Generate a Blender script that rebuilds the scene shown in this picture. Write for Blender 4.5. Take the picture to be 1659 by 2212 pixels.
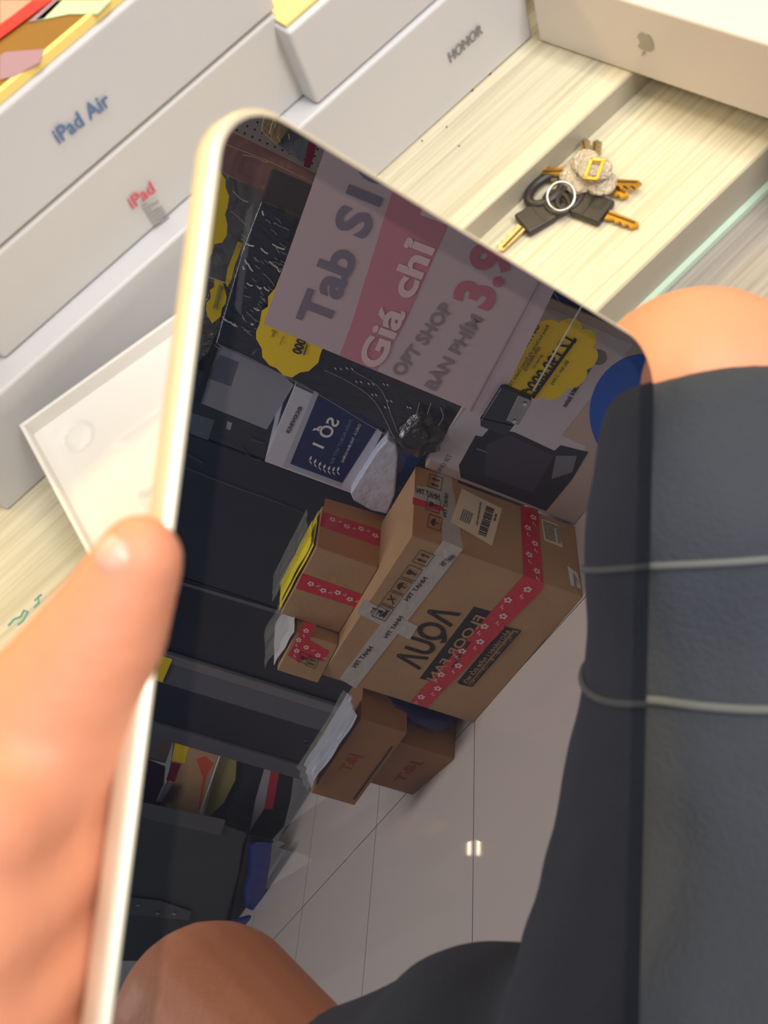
import bpy, bmesh, math, random
import numpy as np
from mathutils import Vector, Matrix, noise
random.seed(7)
PI = math.pi
for o in list(bpy.data.objects): bpy.data.objects.remove(o)
SC = bpy.context.scene
COL = SC.collection

# ------------------------------------------------------------------ camera
FPX, CX, CY = 2166.31, 829.5, 1106.0
CAM = np.array([0.0, 0.0, 0.936])
XR = np.array([.71755435, -.68722774, .11328633])
ZR = -np.array([.26392365, .41880096, .86887862]); ZR /= np.linalg.norm(ZR)
XR -= ZR * (XR @ ZR); XR /= np.linalg.norm(XR)
WM = np.array([XR, np.cross(ZR, XR), ZR])          # camera (right, down, forward) -> world
TN = np.array([.71002803, -.09436434, -.69782202]); TD = np.array([.69972758, .20572904, .68414682])
TV = np.cross(TD, TN); TV /= np.linalg.norm(TV)
if TV[1] > 0: TV = -TV
TT = np.array([-.03381322, -.09142667, .2173325]); TK = TT @ TN
def w(P): return WM @ np.asarray(P) + CAM
def ray(p): return np.array([(p[0]-CX)/FPX, (p[1]-CY)/FPX, 1.0])
def at(px, py, z): return w(ray((px, py)) * z)                      # point seen directly at depth z
def vat(px, py, z):                                                 # point seen in the tablet glass at path depth z
    P = ray((px, py)) * z; return w(P - 2*(P @ TN - TK)*TN)
def onz(px, py, h):
    A = at(px, py, 0); B = at(px, py, 1); return A + (B-A)*(h-A[2])/(B-A)[2]
def vonz(px, py, h):
    A = vat(px, py, 0); B = vat(px, py, 1); return A + (B-A)*(h-A[2])/(B-A)[2]
def onpl(p, Q, N, virt):
    F = vat if virt else at
    A = F(p[0], p[1], 0); B = F(p[0], p[1], 1); return A + (B-A)*(((np.asarray(Q)-A) @ N)/((B-A) @ N))
def nz(v): v = np.asarray(v, float); return v/np.linalg.norm(v)

camd = bpy.data.cameras.new('camera'); camo = bpy.data.objects.new('camera', camd); COL.objects.link(camo)
camd.sensor_fit = 'VERTICAL'; camd.sensor_height = 36.0; camd.sensor_width = 27.0
camd.lens = FPX/2212*36.0; camd.clip_start = .01
r_, u_, b_ = WM @ [1, 0, 0], WM @ [0, -1, 0], WM @ [0, 0, -1]
camo.matrix_world = Matrix(((r_[0], u_[0], b_[0], CAM[0]), (r_[1], u_[1], b_[1], CAM[1]), (r_[2], u_[2], b_[2], CAM[2]), (0, 0, 0, 1)))
camd.dof.use_dof = True; camd.dof.focus_distance = 1.35; camd.dof.aperture_fstop = camd.lens/2.0
SC.camera = camo
SC.view_settings.view_transform = 'Standard'; SC.view_settings.look = 'None'
SC.view_settings.gamma = 1.0; SC.view_settings.exposure = 0.0; SC.view_settings.use_curve_mapping = False

# ------------------------------------------------------------------ light
wd = bpy.data.worlds.new('world'); SC.world = wd; wd.use_nodes = True
wd.node_tree.nodes['Background'].inputs[0].default_value = (.93, .95, 1.0, 1)
wd.node_tree.nodes['Background'].inputs[1].default_value = .47
def area(name, loc, target, sx, sy, power, col=(1, 1, 1)):
    l = bpy.data.lights.new(name, 'AREA'); l.shape = 'RECTANGLE'; l.size = sx; l.size_y = sy; l.energy = power; l.color = col
    o = bpy.data.objects.new(name, l); COL.objects.link(o); o.location = loc
    o.rotation_euler = (Vector(target)-Vector(loc)).to_track_quat('-Z', 'Y').to_euler(); return o
area('ceiling_panel_light', (.5, .0, 2.62), (.5, .1, 0), 1.2, .5, 20, (1, .98, .96))
area('ceiling_panel_light', (.8, -1.6, 2.62), (1.0, -1.6, 0), 1.6, .6, 62, (1, .97, .96))
area('ceiling_panel_light', (-1.1, -.6, 2.62), (-.6, -.4, 0), 1.2, .6, 10, (.93, .96, 1))
area('shelf_strip_light', (.55, .34, 1.55), (.22, .28, .5), .9, .05, 1.7, (1, .86, .62))
area('niche_strip_light', (.16, .61, 1.02), (.16, .56, .5), .8, .04, 2.4, (1, .74, .34))

# ------------------------------------------------------------------ materials
def lin(c):
    return tuple(((x/255)/12.92 if x/255 <= .04045 else (((x/255)+.055)/1.055)**2.4) for x in c)
MC = {}
def mat(name, rgb, rough=.55, metal=0.0, bump=0.0, bscale=60, var=0.0, vscale=8, spec=.5, coat=0.0, stretch=None, sheen=0.0, sss=0.0, distort=0.0):
    if name in MC: return MC[name]
    m = bpy.data.materials.new(name); m.use_nodes = True; nt = m.node_tree; b = nt.nodes['Principled BSDF']
    c = lin(rgb) + (1,)
    b.inputs['Base Color'].default_value = c; b.inputs['Roughness'].default_value = rough; b.inputs['Metallic'].default_value = metal
    b.inputs['Specular IOR Level'].default_value = spec; b.inputs['Coat Weight'].default_value = coat; b.inputs['Coat Roughness'].default_value = .06
    if sheen: b.inputs['Sheen Weight'].default_value = sheen
    if sss:
        b.inputs['Subsurface Weight'].default_value = sss; b.inputs['Subsurface Scale'].default_value = .01
        b.inputs['Subsurface Radius'].default_value = (1, .35, .2)
    tc = nt.nodes.new('ShaderNodeTexCoord'); mp = nt.nodes.new('ShaderNodeMapping'); nt.links.new(tc.outputs['Object'], mp.inputs[0])
    if stretch: mp.inputs['Scale'].default_value = stretch
    if var:
        n1 = nt.nodes.new('ShaderNodeTexNoise'); n1.inputs['Scale'].default_value = vscale; n1.inputs['Detail'].default_value = 5
        nt.links.new(mp.outputs[0], n1.inputs['Vector'])
        mx = nt.nodes.new('ShaderNodeMix'); mx.data_type = 'RGBA'
        mx.inputs[6].default_value = tuple(x*(1-var) for x in c[:3]) + (1,); mx.inputs[7].default_value = tuple(min(1, x*(1+var)) for x in c[:3]) + (1,)
        rp = nt.nodes.new('ShaderNodeMapRange'); rp.inputs[1].default_value = .3; rp.inputs[2].default_value = .7
        nt.links.new(n1.outputs['Fac'], rp.inputs[0]); nt.links.new(rp.outputs[0], mx.inputs[0]); nt.links.new(mx.outputs[2], b.inputs['Base Color'])
    if bump:
        n2 = nt.nodes.new('ShaderNodeTexNoise'); n2.inputs['Scale'].default_value = bscale; n2.inputs['Detail'].default_value = 3
        n2.inputs['Distortion'].default_value = distort
        nt.links.new(mp.outputs[0], n2.inputs['Vector'])
        bp = nt.nodes.new('ShaderNodeBump'); bp.inputs['Strength'].default_value = bump; bp.inputs['Distance'].default_value = .01
        nt.links.new(n2.outputs['Fac'], bp.inputs['Height']); nt.links.new(bp.outputs[0], b.inputs['Normal'])
    MC[name] = m; return m
def emis(name, rgb, s):
    if name in MC: return MC[name]
    m = bpy.data.materials.new(name); m.use_nodes = True; nt = m.node_tree; nt.nodes.clear()
    e = nt.nodes.new('ShaderNodeEmission'); e.inputs[0].default_value = lin(rgb)+(1,); e.inputs[1].default_value = s
    o = nt.nodes.new('ShaderNodeOutputMaterial'); nt.links.new(e.outputs[0], o.inputs[0]); MC[name] = m; return m
def film(name, rgb, fac, rough=.12, bump=.6, bscale=40, gl=.5):
    if name in MC: return MC[name]
    m = bpy.data.materials.new(name); m.use_nodes = True; nt = m.node_tree; nt.nodes.clear()
    t = nt.nodes.new('ShaderNodeBsdfTransparent'); t.inputs[0].default_value = (.93, .93, .93, 1)
    p = nt.nodes.new('ShaderNodeBsdfPrincipled'); p.inputs['Base Color'].default_value = lin(rgb)+(1,); p.inputs['Roughness'].default_value = rough
    p.inputs['Specular IOR Level'].default_value = gl
    n2 = nt.nodes.new('ShaderNodeTexNoise'); n2.inputs['Scale'].default_value = bscale; n2.inputs['Distortion'].default_value = 1.5
    bp = nt.nodes.new('ShaderNodeBump'); bp.inputs['Strength'].default_value = bump; bp.inputs['Distance'].default_value = .01
    tc = nt.nodes.new('ShaderNodeTexCoord'); nt.links.new(tc.outputs['Object'], n2.inputs['Vector'])
    nt.links.new(n2.outputs['Fac'], bp.inputs['Height']); nt.links.new(bp.outputs[0], p.inputs['Normal'])
    mx = nt.nodes.new('ShaderNodeMixShader'); mx.inputs[0].default_value = fac
    nt.links.new(t.outputs[0], mx.inputs[1]); nt.links.new(p.outputs[0], mx.inputs[2])
    o = nt.nodes.new('ShaderNodeOutputMaterial'); nt.links.new(mx.outputs[0], o.inputs[0]); MC[name] = m; return m
def glassy(name, gloss, base):
    m = bpy.data.materials.new(name); m.use_nodes = True; nt = m.node_tree; nt.nodes.clear()
    g = nt.nodes.new('ShaderNodeBsdfGlossy'); g.inputs['Color'].default_value = gloss+(1,); g.inputs['Roughness'].default_value = 0.0
    dd = nt.nodes.new('ShaderNodeBsdfDiffuse'); dd.inputs['Color'].default_value = base+(1,)
    ad = nt.nodes.new('ShaderNodeAddShader'); nt.links.new(g.outputs[0], ad.inputs[0]); nt.links.new(dd.outputs[0], ad.inputs[1])
    o = nt.nodes.new('ShaderNodeOutputMaterial'); nt.links.new(ad.outputs[0], o.inputs[0]); return m
CARD = mat('cardboard', (178, 142, 104), .75, var=.07, vscale=14, bump=.08, bscale=90)
CARD2 = mat('cardboard_dark', (150, 108, 74), .75, var=.07, vscale=10, bump=.08, bscale=90)
CARDT = mat('taped_cardboard', (186, 132, 80), .35, var=.05, vscale=10)
INK = mat('black_ink', (32, 32, 34), .6)
RED = mat('red_tape', (205, 22, 52), .28, bump=.25, bscale=60, coat=.3)
TPRT = mat('tape_print', (240, 205, 210), .4)
CLR = mat('clear_tape', (190, 184, 180), .25, bump=.3, bscale=50, coat=.4)
WHITEP = mat('white_paper', (226, 226, 232), .6)
WBOX = mat('white_box', (201, 201, 203), .42, var=.015, vscale=6)
WBOX2 = mat('white_box_warm', (201, 200, 197), .42, var=.015, vscale=6)
YEL = mat('yellow_tag', (250, 216, 20), .5)
NAVY = mat('navy_print', (22, 40, 92), .35)
BLACK = mat('black_plastic', (26, 27, 32), .35)
CREAM = mat('tablet_metal', (232, 224, 204), .42, metal=.5, spec=.5)

# ------------------------------------------------------------------ object helpers
WL = {}                                             # world location of every origin
def tagp(o, label=None, cat=None, group=None, kind=None):
    if label: o['label'] = label
    if cat: o['category'] = cat
    if group: o['group'] = group
    if kind: o['kind'] = kind
    return o
def thing(name, loc, label, cat, group=None):
    o = bpy.data.objects.new(name, None); COL.objects.link(o); o.location = tuple(loc); o.empty_display_size = .03
    WL[o] = np.array(loc, float); return tagp(o, label, cat, group)
def mk(name, verts, faces, m, parent=None, smooth=False, label=None):
    V_ = np.array([tuple(v) for v in verts], float)
    if parent is None:
        lo, hi = V_.min(0), V_.max(0); org = np.array([(lo[0]+hi[0])/2, (lo[1]+hi[1])/2, lo[2]])
    else: org = WL[parent]
    me = bpy.data.meshes.new(name); me.from_pydata([tuple(v) for v in V_-org], [], [tuple(f) for f in faces]); me.update()
    bm = bmesh.new(); bm.from_mesh(me); bmesh.ops.recalc_face_normals(bm, faces=bm.faces); bm.to_mesh(me); bm.free()
    if smooth:
        for p in me.polygons: p.use_smooth = True
    me.materials.append(m); o = bpy.data.objects.new(name, me); COL.objects.link(o)
    if parent is None: o.location = tuple(org); WL[o] = org
    else: o.parent = parent; WL[o] = org            # parts share their thing's origin
    if label: o['label'] = label
    return o
def bev(o, wd_=.002, seg=3):
    b = o.modifiers.new('bevel', 'BEVEL'); b.width = wd_; b.segments = seg; b.limit_method = 'ANGLE'
    for p in o.data.polygons: p.use_smooth = True
    wn = o.modifiers.new('wn', 'WEIGHTED_NORMAL'); wn.keep_sharp = False; return o
def prism(poly, vec):
    n = len(poly); P = [np.asarray(p, float) for p in poly]; vec = np.asarray(vec, float)
    vs = P + [p+vec for p in P]
    return vs, [tuple(range(n)), tuple(range(2*n-1, n-1, -1))] + [(i, (i+1) % n, (i+1) % n+n, i+n) for i in range(n)]
class MB:
    def __init__(s): s.v = []; s.f = []
    def add(s, vf):
        k = len(s.v); s.v += list(vf[0]); s.f += [tuple(i+k for i in f) for f in vf[1]]; return s
    def mk(s, name, m, parent=None, **k): return mk(name, s.v, s.f, m, parent, **k)
def boxvf(O, ax, ay, az):
    O, ax, ay, az = map(lambda q: np.asarray(q, float), (O, ax, ay, az))
    return prism([O, O+ax, O+ax+ay, O+ay], az)
def tubevf(pts, r, n=10, closed=False):
    pts = [np.asarray(p, float) for p in pts]; N = len(pts); vs = []; fs = []
    rr = r if hasattr(r, '__len__') else [r]*N
    up = None
    for i in range(N):
        a = pts[(i-1) % N] if (closed or i > 0) else pts[i]; b = pts[(i+1) % N] if (closed or i < N-1) else pts[i]
        t = nz(b-a)
        if up is None: up = np.array([0, 0, 1.]) if abs(t[2]) < .9 else np.array([1., 0, 0])
        s = nz(np.cross(t, up)); up = np.cross(s, t)
        for k in range(n):
            an = 2*PI*k/n; vs.append(pts[i]+rr[i]*(math.cos(an)*s+math.sin(an)*up))
    for i in range(N if closed else N-1):
        j = (i+1) % N
        for k in range(n): fs.append((i*n+k, i*n+(k+1) % n, j*n+(k+1) % n, j*n+k))
    if not closed: fs.append(tuple(range(n))); fs.append(tuple(range(N*n-1, (N-1)*n-1, -1)))
    return vs, fs
def obox(O, yaw, wd_, dp, z0, z1):
    """box: O = near corner on the +y side, wd_ along -y, dp along +x, turned by yaw"""
    t = math.radians(yaw); a = np.array([math.cos(t), math.sin(t), 0]); b = np.array([math.sin(t), -math.cos(t), 0])
    P = np.array([O[0], O[1], z0]); return boxvf(P, b*wd_, a*dp, np.array([0, 0, z1-z0])), a, b
class Face:
    """a flat face in the room; decals are laid on it a hair proud of the surface"""
    def __init__(s, Q, N, virt=True): s.Q = np.asarray(Q, float); s.N = nz(N); s.virt = virt
    def p(s, px, lift=.0): return onpl(px, s.Q+s.N*lift, s.N, s.virt)
    def decal(s, name, pxs, m, parent, lift=.0004, th=.0004, **k):
        return mk(name, *prism([s.p(q, lift) for q in pxs], -s.N*th), m, parent, **k)
    def add(s, mb, pxs, lift=.0018, th=.0003): mb.add(prism([s.p(q, lift) for q in pxs], -s.N*th)); return mb
_fc = [0]
def textvf(txt, A, B, N, h=None, flip=False, bold=0.0, ch=None):
    cu = bpy.data.curves.new('t', 'FONT'); cu.body = txt; cu.size = 1; cu.extrude = .004; cu.offset = bold; cu.resolution_u = 4
    o = bpy.data.objects.new('t', cu); COL.objects.link(o); dg = bpy.context.evaluated_depsgraph_get()
    me = bpy.data.meshes.new_from_object(o.evaluated_get(dg)); vs = np.array([v.co[:] for v in me.vertices]); fs = [tuple(p.vertices) for p in me.polygons]
    bpy.data.objects.remove(o); bpy.data.curves.remove(cu); bpy.data.meshes.remove(me)
    A = np.asarray(A, float); B = np.asarray(B, float); N = nz(N); L = np.linalg.norm(B-A); U = (B-A)/L
    V_ = np.cross(N, U) * (-1 if flip else 1)
    x0, x1 = vs[:, 0].min(), vs[:, 0].max(); k = L/(x1-x0); ky = (h/.73) if h else k
    P = [A+U*(v[0]-x0)*k+V_*v[1]*ky+N*(v[2]*.03+.0004) for v in vs]
    return P, fs
def ftext(face, name, txt, a, b, m, parent, hp=None, flip=False, bold=.0, lift=.0006, label=None):
    A = face.p(a, lift); B = face.p(b, lift); h = None
    if hp: # pixel that lies on the cap line
        Hh = face.p(hp, lift); U = nz(B-A); d = (Hh-A)-U*((Hh-A) @ U); h = np.linalg.norm(d)
    return mk(name, *textvf(txt, A, B, face.N, h, flip, bold), m, parent, label=label)
def lines(face, name, a, b, c, rows, m, parent, fill=.55, cut=True):
    """rows of fine print: a->b the first line, c the end of the block across the lines"""
    mb = MB(); a, b, c = map(lambda q: np.array(q, float), (a, b, c))
    for i in range(rows):
        o = (c-a)*(i/rows); th = (c-a)*(fill/rows); s = 0.0
        while s < 1:
            e = min(1, s+random.uniform(.08, .22)); q = a+(b-a)*s+o; r = a+(b-a)*e+o
            face.add(mb, [q, r, r+th, q+th]); s = e+.03
            if cut and random.random() < .08: break
    return mb.mk(name, m, parent)
def flowers(face, a, b, r, parent, n=4, off=0.0):
    """white five-petal print and dashes repeated along a tape"""
    mb = MB(); A = face.p(a, .0020); B = face.p(b, .0020); U = nz(B-A); V_ = np.cross(face.N, U); L = np.linalg.norm(B-A)
    for i in range(n):
        c = A+U*L*(i+.5)/n+V_*(r*.9 if (i % 2) else -r*.9)*off
        for k in range(5):
            an = 2*PI*k/5+.3; q = c+(U*math.cos(an)+V_*math.sin(an))*r*.6
            mb.add(prism([q+(U*math.cos(t)+V_*math.sin(t))*r*.36 for t in np.linspace(0, 2*PI, 8)[:-1]], -face.N*.0002))
        q = c+U*L/n*.38
        mb.add(prism([q, q+U*r*1.0, q+U*r*1.0+V_*r*.25, q+V_*r*.25], -face.N*.0002))
        q = c+U*L/n*.5-V_*r*.5
        mb.add(prism([q, q+U*r*.7, q+U*r*.7+V_*r*.2, q+V_*r*.2], -face.N*.0002))
    return mb.mk('flower_print', TPRT, parent)
def scallop(face, name, cpx, rx, ry, ang, m, parent=None, bumps=10, amp=.10, th=.0008):
    c = face.p(cpx, .001); U0 = nz(np.cross([0, 0, 1], face.N)); V0 = np.array([0, 0, 1.0]); t = math.radians(ang)
    U = U0*math.cos(t)+V0*math.sin(t); V_ = -U0*math.sin(t)+V0*math.cos(t); P = []
    for k in range(120):
        an = 2*PI*k/120; rr = 1-amp+amp*2*abs(math.sin(an*bumps/2))**.7; P.append(c+U*rx*rr*math.cos(an)+V_*ry*rr*math.sin(an))
    return mk(name, *prism(P, -face.N*th), m, parent)

# ------------------------------------------------------------------ room structure
def floor_material():
    m = bpy.data.materials.new('floor_tile'); m.use_nodes = True; nt = m.node_tree; b = nt.nodes['Principled BSDF']
    tc = nt.nodes.new('ShaderNodeTexCoord'); mp = nt.nodes.new('ShaderNodeMapping')
    mp.inputs['Rotation'].default_value = (0, 0, math.radians(-8.5)); mp.inputs['Location'].default_value = (-.265, -.257, 0)
    br = nt.nodes.new('ShaderNodeTexBrick'); br.offset = 0; br.inputs['Scale'].default_value = 1
    br.inputs['Brick Width'].default_value = .8; br.inputs['Row Height'].default_value = .516; br.inputs['Mortar Size'].default_value = .0014
    br.inputs['Color1'].default_value = lin((214, 204, 198))+(1,); br.inputs['Color2'].default_value = lin((210, 201, 197))+(1,); br.inputs['Mortar'].default_value = lin((86, 80, 78))+(1,)
    nt.links.new(tc.outputs['Object'], mp.inputs[0]); nt.links.new(mp.outputs[0], br.inputs[0]); nt.links.new(br.outputs[0], b.inputs['Base Color'])
    b.inputs['Roughness'].default_value = .03; b.inputs['Specular IOR Level'].default_value = .5
    return m
def struct(name, vf, m): o = mk(name, vf[0], vf[1], m); o['kind'] = 'structure'; return o
fl = struct('floor', boxvf((-3, -10, -.05), (11, 0, 0), (0, 11.2, 0), (0, 0, .05)), floor_material())
# keep texture origin at the world origin
off = WL[fl].copy()
for v in fl.data.vertices: v.co += Vector(tuple(off))
fl.location = (0, 0, 0)
struct('ceiling', boxvf((-3, -10, 2.72), (11, 0, 0), (0, 11.2, 0), (0, 0, .06)), mat('ceiling_paint', (228, 228, 228), .8))
struct('wall_back', boxvf((-3, .84, 0), (4.96, 0, 0), (0, .08, 0), (0, 0, 2.72)), mat('niche_paint', (248, 226, 165), .6))
def peg_material():
    m = mat('pegboard', (150, 138, 132), .6); nt = m.node_tree; b = nt.nodes['Principled BSDF']
    tc = nt.nodes.new('ShaderNodeTexCoord'); sx = nt.nodes.new('ShaderNodeSeparateXYZ'); nt.links.new(tc.outputs['Object'], sx.inputs[0])
    outs = []
    for k in ('Y', 'Z'):
        a = nt.nodes.new('ShaderNodeMath'); a.operation = 'MULTIPLY'; a.inputs[1].default_value = 62; nt.links.new(sx.outputs[k], a.inputs[0])
        f_ = nt.nodes.new('ShaderNodeMath'); f_.operation = 'FRACT'; nt.links.new(a.outputs[0], f_.inputs[0])
        s_ = nt.nodes.new('ShaderNodeMath'); s_.operation = 'SUBTRACT'; s_.inputs[1].default_value = .5; nt.links.new(f_.outputs[0], s_.inputs[0])
        q = nt.nodes.new('ShaderNodeMath'); q.operation = 'POWER'; q.inputs[1].default_value = 2; nt.links.new(s_.outputs[0], q.inputs[0]); outs.append(q)
    ad = nt.nodes.new('ShaderNodeMath'); nt.links.new(outs[0].outputs[0], ad.inputs[0]); nt.links.new(outs[1].outputs[0], ad.inputs[1])
    lt = nt.nodes.new('ShaderNodeMath'); lt.operation = 'LESS_THAN'; lt.inputs[1].default_value = .022; nt.links.new(ad.outputs[0], lt.inputs[0])
    mx = nt.nodes.new('ShaderNodeMix'); mx.data_type = 'RGBA'; mx.inputs[6].default_value = lin((150, 138, 132))+(1,); mx.inputs[7].default_value = lin((30, 28, 28))+(1,)
    nt.links.new(lt.outputs[0], mx.inputs[0]); nt.links.new(mx.outputs[2], b.inputs['Base Color']); return m
struct('wall_side', boxvf((2.13, -2.3, 0), (-.37, 3.1, 0), (.06, .01, 0), (0, 0, 2.72)), peg_material())

# ------------------------------------------------------------------ display counter with stepped boards
def wood_material(name, base, dark, line):
    m = bpy.data.materials.new(name); m.use_nodes = True; nt = m.node_tree; b = nt.nodes['Principled BSDF']
    tc = nt.nodes.new('ShaderNodeTexCoord'); mp = nt.nodes.new('ShaderNodeMapping'); mp.inputs['Scale'].default_value = (5, 230, 20)
    n1 = nt.nodes.new('ShaderNodeTexNoise'); n1.inputs['Scale'].default_value = 1.6; n1.inputs['Detail'].default_value = 8; n1.inputs['Distortion'].default_value = .35
    nt.links.new(tc.outputs['Object'], mp.inputs[0]); nt.links.new(mp.outputs[0], n1.inputs[0])
    cr = nt.nodes.new('ShaderNodeValToRGB'); e = cr.color_ramp.elements
    e[0].position = .33; e[0].color = lin(dark)+(1,); e[1].position = .62; e[1].color = lin(line)+(1,)
    x = e.new(.47); x.color = lin(base)+(1,)
    nt.links.new(n1.outputs['Fac'], cr.inputs[0]); nt.links.new(cr.outputs[0], b.inputs['Base Color']); b.inputs['Roughness'].default_value = .45
    return m
WOOD = wood_material('pale_wood', (208, 200, 172), (194, 186, 158), (219, 211, 184))
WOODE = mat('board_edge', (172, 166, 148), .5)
WOODG = wood_material('grey_wood', (158, 152, 143), (146, 140, 132), (168, 163, 154))
GLE = mat('glass_edge', (196, 222, 202), .12, coat=.5)
sh = thing('display_counter', (.2, .55, 0), 'pale wood grain stepped display counter the device boxes and keys lie on', 'counter')
bev(mk('upper_board', *boxvf((-.75, .3262, .498), (1.9, 0, 0), (0, .505, 0), (0, 0, .018)), WOOD, sh), .0006, 2)
bev(mk('lower_board', *boxvf((-.75, .2415, .482), (1.9, 0, 0), (0, .59, 0), (0, 0, .018)), WOOD, sh), .0006, 2)
mk('board_edge', *boxvf((-.75, .3250, .4995), (1.9, 0, 0), (0, .0013, 0), (0, 0, .0162)), WOODE, sh, label='riser strip between the two pale boards, shade painted into its colour')  # shade of the step is put into the strip's greyer tone
mk('board_edge', *boxvf((-.75, .2402, .468), (1.9, 0, 0), (0, .0013, 0), (0, 0, .0315)), WOODE, sh)
mk('glass_strip', *boxvf((-.75, .2365, .4685), (1.9, 0, 0), (0, .0036, 0), (0, 0, .0045)), GLE, sh, label='pale green glass strip')
mk('front_board', *boxvf((-.75, .175, .45), (1.9, 0, 0), (0, .2, 0), (0, 0, .018)), WOODG, sh, label='lower grey wood grain board')
mk('carcass', *boxvf((-.75, .26, 0), (1.9, 0, 0), (0, .57, 0), (0, 0, .4)), WOODG, sh)
mk('end_panel', *boxvf((-.75, .26, .4), (.02, 0, 0), (0, .57, 0), (0, 0, .082)), WOODE, sh)
mk('end_panel', *boxvf((1.13, .26, .4), (.02, 0, 0), (0, .57, 0), (0, 0, .082)), WOODE, sh)
mb = MB(); 
for st in ([(18, 1352), (30, 1338), (45, 1332), (52, 1318), (60, 1322)], [(60, 1322), (50, 1340), (38, 1350)], [(75, 1298), (82, 1290), (84, 1302), (74, 1312)], [(82, 1290), (90, 1284)]):
    mb.add(tubevf([onz(p[0], p[1], .5162) for p in st], .0005, 5))
mb.mk('ink_scribble', mat('teal_ink', (60, 160, 160), .5), sh, label='teal pen scribble')
# chips along the bottom of the laptop box and specks on the board
mb = MB()
for q in ((1058, 160), (1088, 128), (1020, 195), (912, 305), (965, 275), (992, 316)):
    c = onz(q[0], q[1], .5162); mb.add(prism([c+np.array([math.cos(t), math.sin(t)*.7, 0])*(.0011 if q[1] < 200 else .0005) for t in np.linspace(0, 2*PI, 7)[:-1]], (0, 0, .0006)))
mb.mk('dark_speck', mat('speck', (60, 55, 50), .7), sh)

# ------------------------------------------------------------------ device boxes on the counter
INKG = mat('grey_ink', (120, 120, 124), .5); INKB = mat('blue_ink', (88, 118, 165), .5); INKR = mat('red_ink', (215, 96, 112), .5)
SEAM = mat('box_seam', (150, 150, 156), .6)
def dbox(name, x0, x1, yf, dp, z0, z1, label, m, seam=None):
    t = thing(name, ((x0+x1)/2, yf+dp/2, z0), label, 'box')
    if seam:
        bev(mk('box_base', *boxvf((x0, yf, z0), (x1-x0, 0, 0), (0, dp, 0), (0, 0, seam-z0)), m, t), .0015)
        bev(mk('box_lid', *boxvf((x0-.0004, yf-.0004, seam), (x1-x0+.0008, 0, 0), (0, dp, 0), (0, 0, z1-seam)), m, t), .0015)
    else: bev(mk('box_shell', *boxvf((x0, yf, z0), (x1-x0, 0, 0), (0, dp, 0), (0, 0, z1-z0)), m, t), .0022, 4)
    return t
hb = dbox('laptop_box', -.085, .323, .395, .27, .516, .5812, 'long white laptop box with grey HONOR lettering lying on the pale wood', WBOX)
F = Face((0, .395, .55), (0, -1, 0), False)
ftext(F, 'brand_text', 'HONOR', (973, 135), (1043, 70), INKG, hb, hp=(962, 118), bold=.012)
hu = dbox('white_tablet_box', .179, .44, .3975, .24, .5815, .6265, 'plain white box stacked flush on the right end of the HONOR box', WBOX)
ip = dbox('tablet_box', -.027, .1835, .4095, .25, .5815, .6305, 'white tablet box with red iPad lettering, under the iPad Air box', WBOX2)
F = Face((0, .4095, .6), (0, -1, 0), False)
ftext(F, 'product_text', 'iPad', (286, 451), (336, 412), INKR, ip, hp=(272, 428), bold=.012)
lines(F, 'fine_print', (306, 442), (338, 425), (336, 490), 8, mat('fine_ink', (160, 158, 155), .5), ip)
ia = dbox('tablet_box', -.10, .1845, .4095, .25, .6315, .6815, 'white tablet box with blue-grey iPad Air lettering, top of the left stack', WBOX)
ftext(F, 'product_text', 'iPad Air', (127, 310), (240, 224), INKB, ia, hp=(112, 278), bold=.014)
yf = mk('warm_light_sheet', *boxvf((.181, .401, .6270), (.25, 0, 0), (0, .23, 0), (0, 0, .0015)), mat('cream_yellow', (250, 222, 140), .5)); tagp(yf, 'added cream yellow sheet painting warm light onto the plain white box lid', 'light sheet')  # thin sheet added to tint the lid the way warm light would
# flat gold carton lying on the top box
gc = thing('gift_carton', (.03, .5, .6818), 'flat gold carton with pale purple shapes and a red band, on the iPad Air box', 'box')
GOLD = mat('gold_print', (118, 82, 26), .35, var=.15, vscale=8)
bev(mk('carton_shell', *boxvf((-.1, .415, .6818), (.275, 0, 0), (0, .22, 0), (0, 0, .004)), GOLD, gc), .0005, 2)
mk('warm_light_edge', *boxvf((-.1, .4125, .6818), (.275, 0, 0), (0, .0026, 0), (0, 0, .0042)), mat('lit_edge_yellow', (255, 226, 130), .4), gc, label='bright yellow edge, warm light on the box rim painted in')  # yellow strip paints the warm-lit top edge of the stack
T = Face((0, 0, .6859), (0, 0, 1), False)
T.decal('printed_shape', [(0, 0), (75, 0), (0, 52)], mat('taupe', (160, 138, 126), .5), gc)
T.decal('printed_shape', [(0, 120), (12, 112), (95, 106), (85, 135), (30, 165), (0, 172)], mat('lilac', (140, 112, 136), .5), gc)
T.decal('printed_shape', [(75, 45), (125, 0), (240, 0), (210, 30), (150, 30), (100, 40)], mat('pale_green', (170, 196, 168), .5), gc)
T.decal('red_band', [(-10, 90), (-10, 62), (70, 0), (112, 0)], mat('red_print', (180, 10, 36), .4), gc, lift=.0009)
T.decal('printed_shape', [(60, 48), (112, 2), (135, 0), (95, 40)], mat('lilac', (140, 112, 136), .5), gc)
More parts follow.
